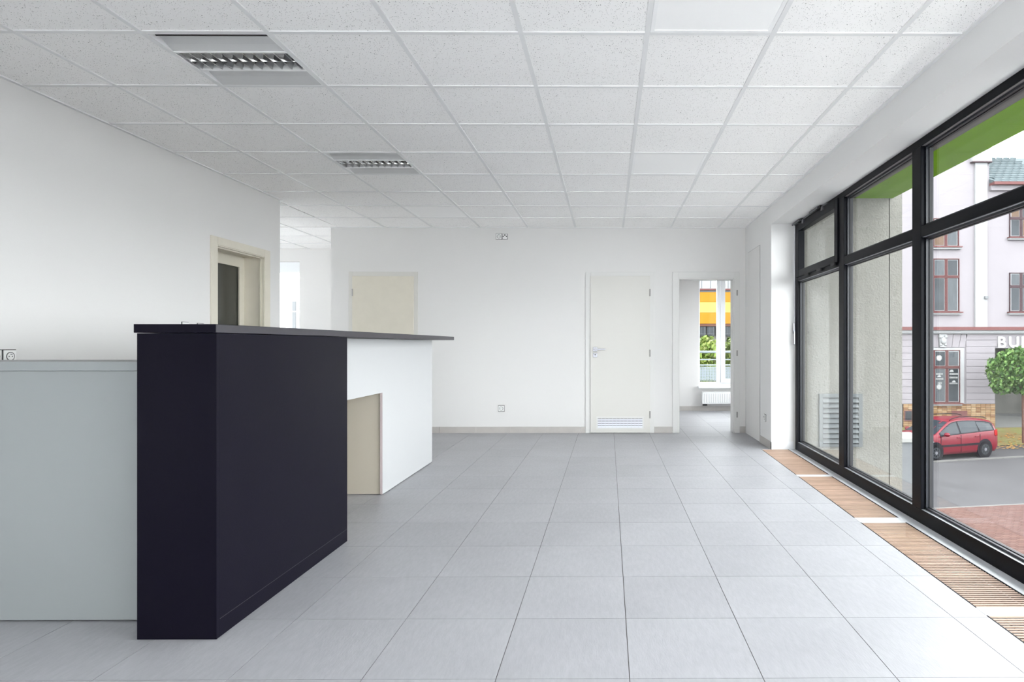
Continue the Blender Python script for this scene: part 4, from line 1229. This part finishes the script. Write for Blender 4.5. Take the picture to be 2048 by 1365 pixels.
# ================================================================== OUTSIDE: tree
def leaf_cloud(bm, c, r, n, s, flat=1.0, shell=0.45):
    for q in range(n):
        while True:
            p = Vector((random.uniform(-1, 1), random.uniform(-1, 1), random.uniform(-1, 1)))
            l = p.length
            if shell < l < 1: break
        p = Vector((p.x * r[0], p.y * r[1], p.z * r[2])) + Vector(c)
        nrm = Vector((random.gauss(0, 1), random.gauss(0, 1), random.gauss(0, 1))).normalized()
        u = nrm.orthogonal().normalized() * s * random.uniform(0.7, 1.3); w = nrm.cross(u) * 0.55
        bm.faces.new([bm.verts.new(p + d) for d in (-u, w, u * 1.1, -w)])
m_leaf = ramp_mat('tree_leaf', [(0.017, 0.045, 0.013), (0.035, 0.077, 0.017), (0.056, 0.105, 0.028), (0.091, 0.140, 0.045)], rough=0.5)
m_bark = M('brown_bark', (0.080, 0.045, 0.037), rough=0.95, var=0.2, vscale=8, spec=0.05)
def tX(px, y): return ((px - 1223.74) / 1214.77 + 0.006) * y
def tZ(py, y): return CAM_Z - (py - 690.28) * y / 1214.77
ty = 25.0
tr = thing('street_tree', 'round-crowned green tree at the right edge in front of the lilac house', 'tree', (tX(2052, ty), ty, -2.85))
bm = bmesh.new()
tc = (tX(2048, ty), ty, tZ(742, ty))
leaf_cloud(bm, tc, (1.38, 1.2, 0.98), 3600, 0.085, shell=0.35)
leaf_cloud(bm, (tX(2000, ty), ty - 0.2, tZ(765, ty)), (0.45, 0.5, 0.5), 450, 0.08, shell=0.1)
tag(mesh_obj('foliage', bm, m_leaf, tr), kind='stuff')
bm = bmesh.new()
cyl(bm, (tX(2052, ty), ty, -2.95), (tX(2050, ty), ty, tZ(775, ty)), 0.085, 10, 0.06)
mesh_obj('trunk', bm, m_bark, tr)
for dx, dz in ((-0.85, 0.25), (0.8, 0.4), (-0.3, 0.9), (0.25, 0.8), (-0.6, 0.6)):
    C('branch', m_bark, tr, ((tX(2050, ty), ty, tZ(782, ty)), (tX(2050, ty) + dx, ty + random.uniform(-0.4, 0.2), tZ(782, ty) + dz), 0.035, 0.012), n=7)

# ================================================================== OUTSIDE: red estate car
m_red = M('red_car_paint', (0.082, 0.005, 0.0105), rough=0.3, coat=0.1, spec=0.12)
m_cglass = M('car_glass', (0.014, 0.018, 0.022), rough=0.08, spec=0.12)
m_tyre = M('tyre_rubber', (0.004, 0.004, 0.005), rough=0.8, spec=0.05)
m_rim = M('steel_wheel_rim', (0.03, 0.032, 0.036), rough=0.4, metal=0.6, spec=0.05)
m_trimb = M('black_plastic_trim', (0.006, 0.006, 0.008), rough=0.5, spec=0.05)
m_tail = M('red_tail_light', (0.16, 0.006, 0.006), rough=0.2, spec=0.05)
def lerp_tab(tab, x):
    if x <= tab[0][0]: return tab[0][1]
    for (a, va), (b, vb) in zip(tab[:-1], tab[1:]):
        if x <= b:
            t = (x - a) / (b - a); return va + (vb - va) * t
    return tab[-1][1]
ZT = [(-2.06, 0.86), (-2.03, 0.97), (-1.97, 1.10), (-1.88, 1.24), (-1.74, 1.37), (-1.5, 1.42), (-1.0, 1.465), (-0.4, 1.485), (0.0, 1.475), (0.3, 1.42), (0.6, 1.27), (0.9, 1.10), (1.16, 0.965), (1.45, 0.93), (1.8, 0.86), (2.02, 0.76), (2.12, 0.64), (2.16, 0.50)]
ZB = [(-2.06, 0.84), (-1.9, 1.0), (-1.0, 0.965), (0.0, 0.92), (1.0, 0.88), (1.2, 0.87), (1.8, 0.78), (2.02, 0.68), (2.16, 0.46)]
WW = [(-2.06, 0.66), (-2.0, 0.73), (-1.85, 0.79), (-1.4, 0.82), (0, 0.822), (1.2, 0.82), (1.7, 0.79), (1.95, 0.71), (2.1, 0.60), (2.16, 0.50)]
def section(x):
    zt, zb, w = lerp_tab(ZT, x), lerp_tab(ZB, x), lerp_tab(WW, x)
    zs = min(zb, zt - 0.03)
    wr = max(w * 0.5, w * 0.975 - (zt - zs) * 0.40)
    lo = 0.19 if -1.9 < x < 2.0 else 0.26
    return [(w * 0.55, lo), (w * 0.93, lo + 0.01), (w * 0.985, lo + 0.12), (w, 0.48 if zs > 0.5 else zs - 0.1), (w * 0.99, zs - 0.06), (w * 0.975, zs), (wr, zt - 0.05), (wr - 0.06, zt - 0.012), (wr * 0.5, zt + 0.008)]
car = thing('red_car', 'red estate car with roof rails parked across the street', 'car', (0, 0, 0))
car_parts = []
def cpart(name, bm, mat, parent=None, smooth=False):
    o = mesh_obj(name, bm, mat, parent or car, smooth=smooth, keep=True)
    return o
bm = bmesh.new()
xs = [-2.06, -2.045, -2.0, -1.94, -1.85, -1.74, -1.6, -1.45, -1.25, -1.0, -0.7, -0.4, -0.1, 0.1, 0.3, 0.5, 0.7, 0.9, 1.05, 1.16, 1.3, 1.5, 1.7, 1.85, 1.97, 2.06, 2.12, 2.16]
rings = []
for x in xs:
    s = section(x)
    ring = [bm.verts.new((x, y, z)) for y, z in s] + [bm.verts.new((x, -y, z)) for y, z in reversed(s)]
    rings.append(ring)
n = len(rings[0])
for a, b in zip(rings[:-1], rings[1:]):
    for i in range(n):
        bm.faces.new((a[i], a[(i + 1) % n], b[(i + 1) % n], b[i]))
bm.faces.new(rings[0]); bm.faces.new(rings[-1][::-1])
body = cpart('body', bm, m_red, smooth=True)
def side_glass(x0, x1, sgn, u0=0.10, u1=0.90, cut=0.0):
    bm = bmesh.new()
    N = 8
    rows_ = []
    for i in range(N + 1):
        x = x0 + (x1 - x0) * i / N
        s = section(x)
        (ya, za), (yb, zb) = s[5], s[6]
        pts = []
        for u in (u0, (u0 + u1) / 2, u1):
            y, z = ya + (yb - ya) * u + 0.007, za + (zb - za) * u
            pts.append(bm.verts.new((x + cut * (u - u0), sgn * y, z)))
        rows_.append(pts)
    for a, b in zip(rows_[:-1], rows_[1:]):
        for q in range(2):
            bm.faces.new((a[q], b[q], b[q + 1], a[q + 1]))
    r = bmesh.ops.extrude_face_region(bm, geom=list(bm.faces))
    for v in r['geom']:
        if isinstance(v, bmesh.types.BMVert): v.co.y -= sgn * 0.006
    return bm
for sgn in (1, -1):
    cpart('side_window', side_glass(0.93, 0.02, sgn), m_cglass)
    cpart('side_window', side_glass(-0.06, -0.93, sgn), m_cglass)
    cpart('side_window', side_glass(-1.02, -1.72, sgn, 0.12, 0.86, cut=0.12), m_cglass)
    cpart('window_surround', side_glass(0.98, -1.78, sgn, 0.03, 0.965), m_trimb).location = (0, -sgn * 0.004, 0)
bm = bmesh.new()
rw = []
for i in range(7):
    x = 1.13 - i * 0.13
    s = section(x)
    yy, zz = s[7][0] - 0.01, lerp_tab(ZT, x)
    rw.append([bm.verts.new((x + 0.012, t * yy, zz + 0.012 - 0.02 * abs(t))) for t in (-1, -0.5, 0, 0.5, 1)])
for a, b in zip(rw[:-1], rw[1:]):
    for q in range(4): bm.faces.new((a[q], a[q + 1], b[q + 1], b[q]))
r = bmesh.ops.extrude_face_region(bm, geom=list(bm.faces))
for v in r['geom']:
    if isinstance(v, bmesh.types.BMVert): v.co.z -= 0.008
cpart('windscreen', bm, m_cglass)
def arc_panel(x, sgn, R, y0, y1, r0=0.0, a0=0, a1=2 * PI, n=28):
    pass
for wxp in (1.23, -1.23):
    for sgn in (1, -1):
        yb_ = sgn * 0.80
        bm = bmesh.new()
        cyl(bm, (wxp, sgn * 0.70, 0.33), (wxp, sgn * (lerp_tab(WW, wxp) + 0.006), 0.33), 0.375, 30)
        cpart('wheel_arch', bm, m_trimb)
        bm = bmesh.new()
        cyl(bm, (wxp, sgn * 0.66, 0.305), (wxp, sgn * 0.838, 0.305), 0.305, 30)
        wh = cpart('tyre', bm, m_tyre)
        bm = bmesh.new()
        cyl(bm, (wxp, sgn * 0.83, 0.305), (wxp, sgn * 0.842, 0.305), 0.205, 24)
        rim = cpart('rim', bm, m_rim, wh)
        bm = bmesh.new()
        for q in range(8):
            a = q * PI / 4
            cyl(bm, (wxp + 0.13 * math.cos(a), sgn * 0.842, 0.305 + 0.13 * math.sin(a)), (wxp + 0.13 * math.cos(a), sgn * 0.845, 0.305 + 0.13 * math.sin(a)), 0.028, 8)
        cpart('rim_hole', bm, m_tyre, wh)
        bm = bmesh.new()
        cyl(bm, (wxp, sgn * 0.842, 0.305), (wxp, sgn * 0.856, 0.305), 0.06, 14)
        cpart('hub_cap', bm, m_steel, wh)
for sgn in (1, -1):
    bm = bmesh.new()
    box(bm, -0.90, 0.93, sgn * 0.815, sgn * 0.842, 0.50, 0.575)
    cpart('side_moulding', bm, m_trimb)
    for hx in (0.12, -0.80):
        bm = bmesh.new(); box(bm, hx - 0.10, hx + 0.08, sgn * 0.81, sgn * 0.845, 0.80, 0.835); bevel(bm, 0.008)
        cpart('door_handle', bm, m_red)
    bm = bmesh.new(); ball(bm, (0.80, sgn * 0.93, 0.975), 0.13, 0.75, 0.85, 0.6); box(bm, 0.77, 0.83, sgn * 0.80, sgn * 0.88, 0.91, 0.95)
    cpart('wing_mirror', bm, m_red, smooth=True)
    bm = bmesh.new()
    pts = [(-1.62, 1.45), (-1.45, 1.505), (-0.9, 1.545), (-0.2, 1.55), (0.15, 1.50), (0.28, 1.44)]
    for (xa, za), (xb, zb) in zip(pts[:-1], pts[1:]):
        cyl(bm, (xa, sgn * 0.555, za), (xb, sgn * 0.555, zb), 0.016, 8)
    cpart('roof_rail', bm, m_trimb)
    bm = bmesh.new()
    for q in range(4):
        x0_, x1_ = -1.76 - q * 0.07, -1.76 - (q + 1) * 0.07
        w0, w1 = lerp_tab(WW, x0_) + 0.012, lerp_tab(WW, x1_) + 0.012
        zz0, zz1 = 0.78 - 0.0 * q, 1.04 - 0.005 * q
        vv = [bm.verts.new(p) for p in ((x0_, sgn * w0, zz0 + 0.05), (x1_, sgn * w1, zz0), (x1_, sgn * w1 * 0.985, zz1), (x0_, sgn * w0 * 0.985, zz1 - 0.06),
                                        (x0_, sgn * (w0 - 0.03), zz0 + 0.05), (x1_, sgn * (w1 - 0.03), zz0), (x1_, sgn * (w1 - 0.03), zz1), (x0_, sgn * (w0 - 0.03), zz1 - 0.06))]
        for f in ((0, 1, 2, 3), (4, 7, 6, 5), (0, 4, 5, 1), (1, 5, 6, 2), (2, 6, 7, 3), (3, 7, 4, 0)):
            bm.faces.new([vv[i] for i in f])
    cpart('tail_light', bm, m_tail)
    bm = bmesh.new(); box(bm, 1.32, 1.37, sgn * 0.80, sgn * 0.828, 0.70, 0.73)
    cpart('side_indicator', bm, m_sticker)
for q, xx in enumerate((0.97, -0.02, -0.98)):
    bm = bmesh.new(); box(bm, xx - 0.006, xx + 0.006, 0.8, 0.8245, 0.28, 0.90)
    cpart('door_seam', bm, m_trimb)
bm = bmesh.new(); box(bm, -2.10, -1.98, -0.66, 0.66, 0.30, 0.58); bevel(bm, 0.03)
cpart('rear_bumper', bm, m_red)
bm = bmesh.new(); box(bm, 2.06, 2.2, -0.56, 0.56, 0.26, 0.46); bevel(bm, 0.03)
cpart('front_bumper', bm, m_red)
for y in (-0.3, 0.3):
    bm = bmesh.new(); ball(bm, (0.25, y, 0.98), 0.1, 0.6, 1.3, 1.6)
    cpart('seat_headrest', bm, m_tail)
car.location = (13.03, 23.6, GZ)
car.rotation_euler = (0, 0, PI + math.atan2(0.80, 2.33))

# ================================================================== OUTSIDE: views through the other windows
m_or = M('orange_facade_panel', (0.232, 0.112, 0.013), rough=0.7, var=0.04, spec=0.05)
m_ye = M('yellow_facade_panel', (0.270, 0.225, 0.064), rough=0.7, spec=0.05)
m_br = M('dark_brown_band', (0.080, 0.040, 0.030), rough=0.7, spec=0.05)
YO = 30.0
def OX(px): return ((px - 1223.74) / 1214.77 + 0.006) * YO
def OZ(py): return CAM_Z - (py - 690.28) * YO / 1214.77
oh = thing('striped_block', 'block with orange and yellow facade bands seen through the open doorway', 'building', (OX(1430), YO, GZ))
B('wall', m_wht, oh, (OX(1330), OX(1520), YO + 0.3, YO + 6, GZ, 9.0))
def band(nm, mat, p0, p1, dy=0.0):
    B(nm, mat, oh, (OX(1330), OX(1520), YO - dy, YO + 0.3, OZ(p1), OZ(p0)))
band('white_band', m_wht, 520, 578); band('eaves_band', m_flash, 578, 581, 0.1); band('grey_band', m_conc, 581, 584.3); band('facade_band', m_or, 584.6, 604.6, 0.02)
band('facade_band', m_ye, 605, 625.5, 0.02); band('facade_band', m_or, 626, 647.6, 0.02); band('brown_band', m_br, 648, 653)  # the last band is a dark brown line below the orange
band('wall_strip', m_soffit, 653, 760, -0.2)
for q in range(8):
    a = 1372 + q * 17.5
    wn = B('window', m_fglass, oh, (OX(a + 8), OX(a + 23), YO + 0.06, YO + 0.12, OZ(672), OZ(653.5)))
    B('window_bar', m_conc, wn, (OX(a + 20), OX(a + 20.6), YO + 0.03, YO + 0.06, OZ(672), OZ(654)), (OX(a + 13), OX(a + 13.4), YO + 0.03, YO + 0.06, OZ(668), OZ(654)), (OX(a + 8), OX(a + 23), YO + 0.03, YO + 0.06, OZ(668.6), OZ(668)))
for q in range(7):
    x = 1385 + q * 17.7
    B('wall_seam', m_conc, oh, (OX(x), OX(x) + 0.03, YO - 0.02, YO + 0.01, OZ(577), OZ(540)))
m_hleaf = ramp_mat('hedge_leaf', [(0.040, 0.068, 0.012), (0.080, 0.120, 0.020), (0.136, 0.176, 0.040), (0.184, 0.200, 0.080)], rough=0.5)
hy = 15.5
def hedge(label, px, py, rx, rz, n):
    c = (tX(px, hy), hy, tZ(py, hy))
    t = thing('garden_bush', label, 'bush', (c[0], hy, GZ), group='bushes outside the small room')
    bm = bmesh.new()
    leaf_cloud(bm, c, (rx, 0.8, rz), n, 0.07, shell=0.3)
    leaf_cloud(bm, (c[0], hy + 0.1, c[2] - 1.0), (rx, 0.8, rz), n, 0.085, shell=0.3)
    tag(mesh_obj('foliage', bm, m_hleaf, t), kind='stuff')
    for s in (-0.3, 0.0, 0.35):
        C('stem', m_bark, t, ((c[0] + s * 0.2, hy, GZ), (c[0] + s * 0.6, hy, c[2]), 0.05, 0.02), n=7)
hedge('bright green bush left of the window post in the small room', 1412, 720, 0.36, 0.62, 1500)
hedge('bright green bush right of the window post in the small room', 1474, 716, 0.36, 0.58, 1500)

YN = 15.5
m_bright = M('white_render', (0.80, 0.80, 0.78), rough=0.9, spec=0.05)
nh = thing('white_neighbour_house', 'white house with stone courses outside the alcove window', 'building', (-8.2, YN, GZ))
def NX(px): return ((px - 1223.74) / 1214.77 + 0.006) * YN
def NZ(py): return CAM_Z - (py - 690.28) * YN / 1214.77
B('wall', m_bright, nh, (NX(440), NX(640), YN + 0.02, YN + 5, GZ, 7))
for q in range(14):
    z = NZ(585) - q * 0.105
    B('stone_course', m_bright, nh, (NX(480), NX(572), YN - 0.02, YN + 0.02, z - 0.085, z))
B('cornice', m_bright, nh, (NX(440), NX(640), YN - 0.35, YN + 0.02, NZ(560), NZ(548)), (NX(440), NX(640), YN - 0.15, YN + 0.02, NZ(568), NZ(560)))
nw = B('window', m_wht, nh, (NX(582), NX(612), YN - 0.03, YN + 0.02, NZ(700), NZ(600)))
B('window_cap', m_bright, nw, (NX(578), NX(616), YN - 0.16, YN + 0.02, NZ(580), NZ(574)))
for a, b in ((604, 622), (625, 690)):
    B('pane', m_conc, nw, (NX(588), NX(595), YN - 0.04, YN - 0.02, NZ(b), NZ(a)))
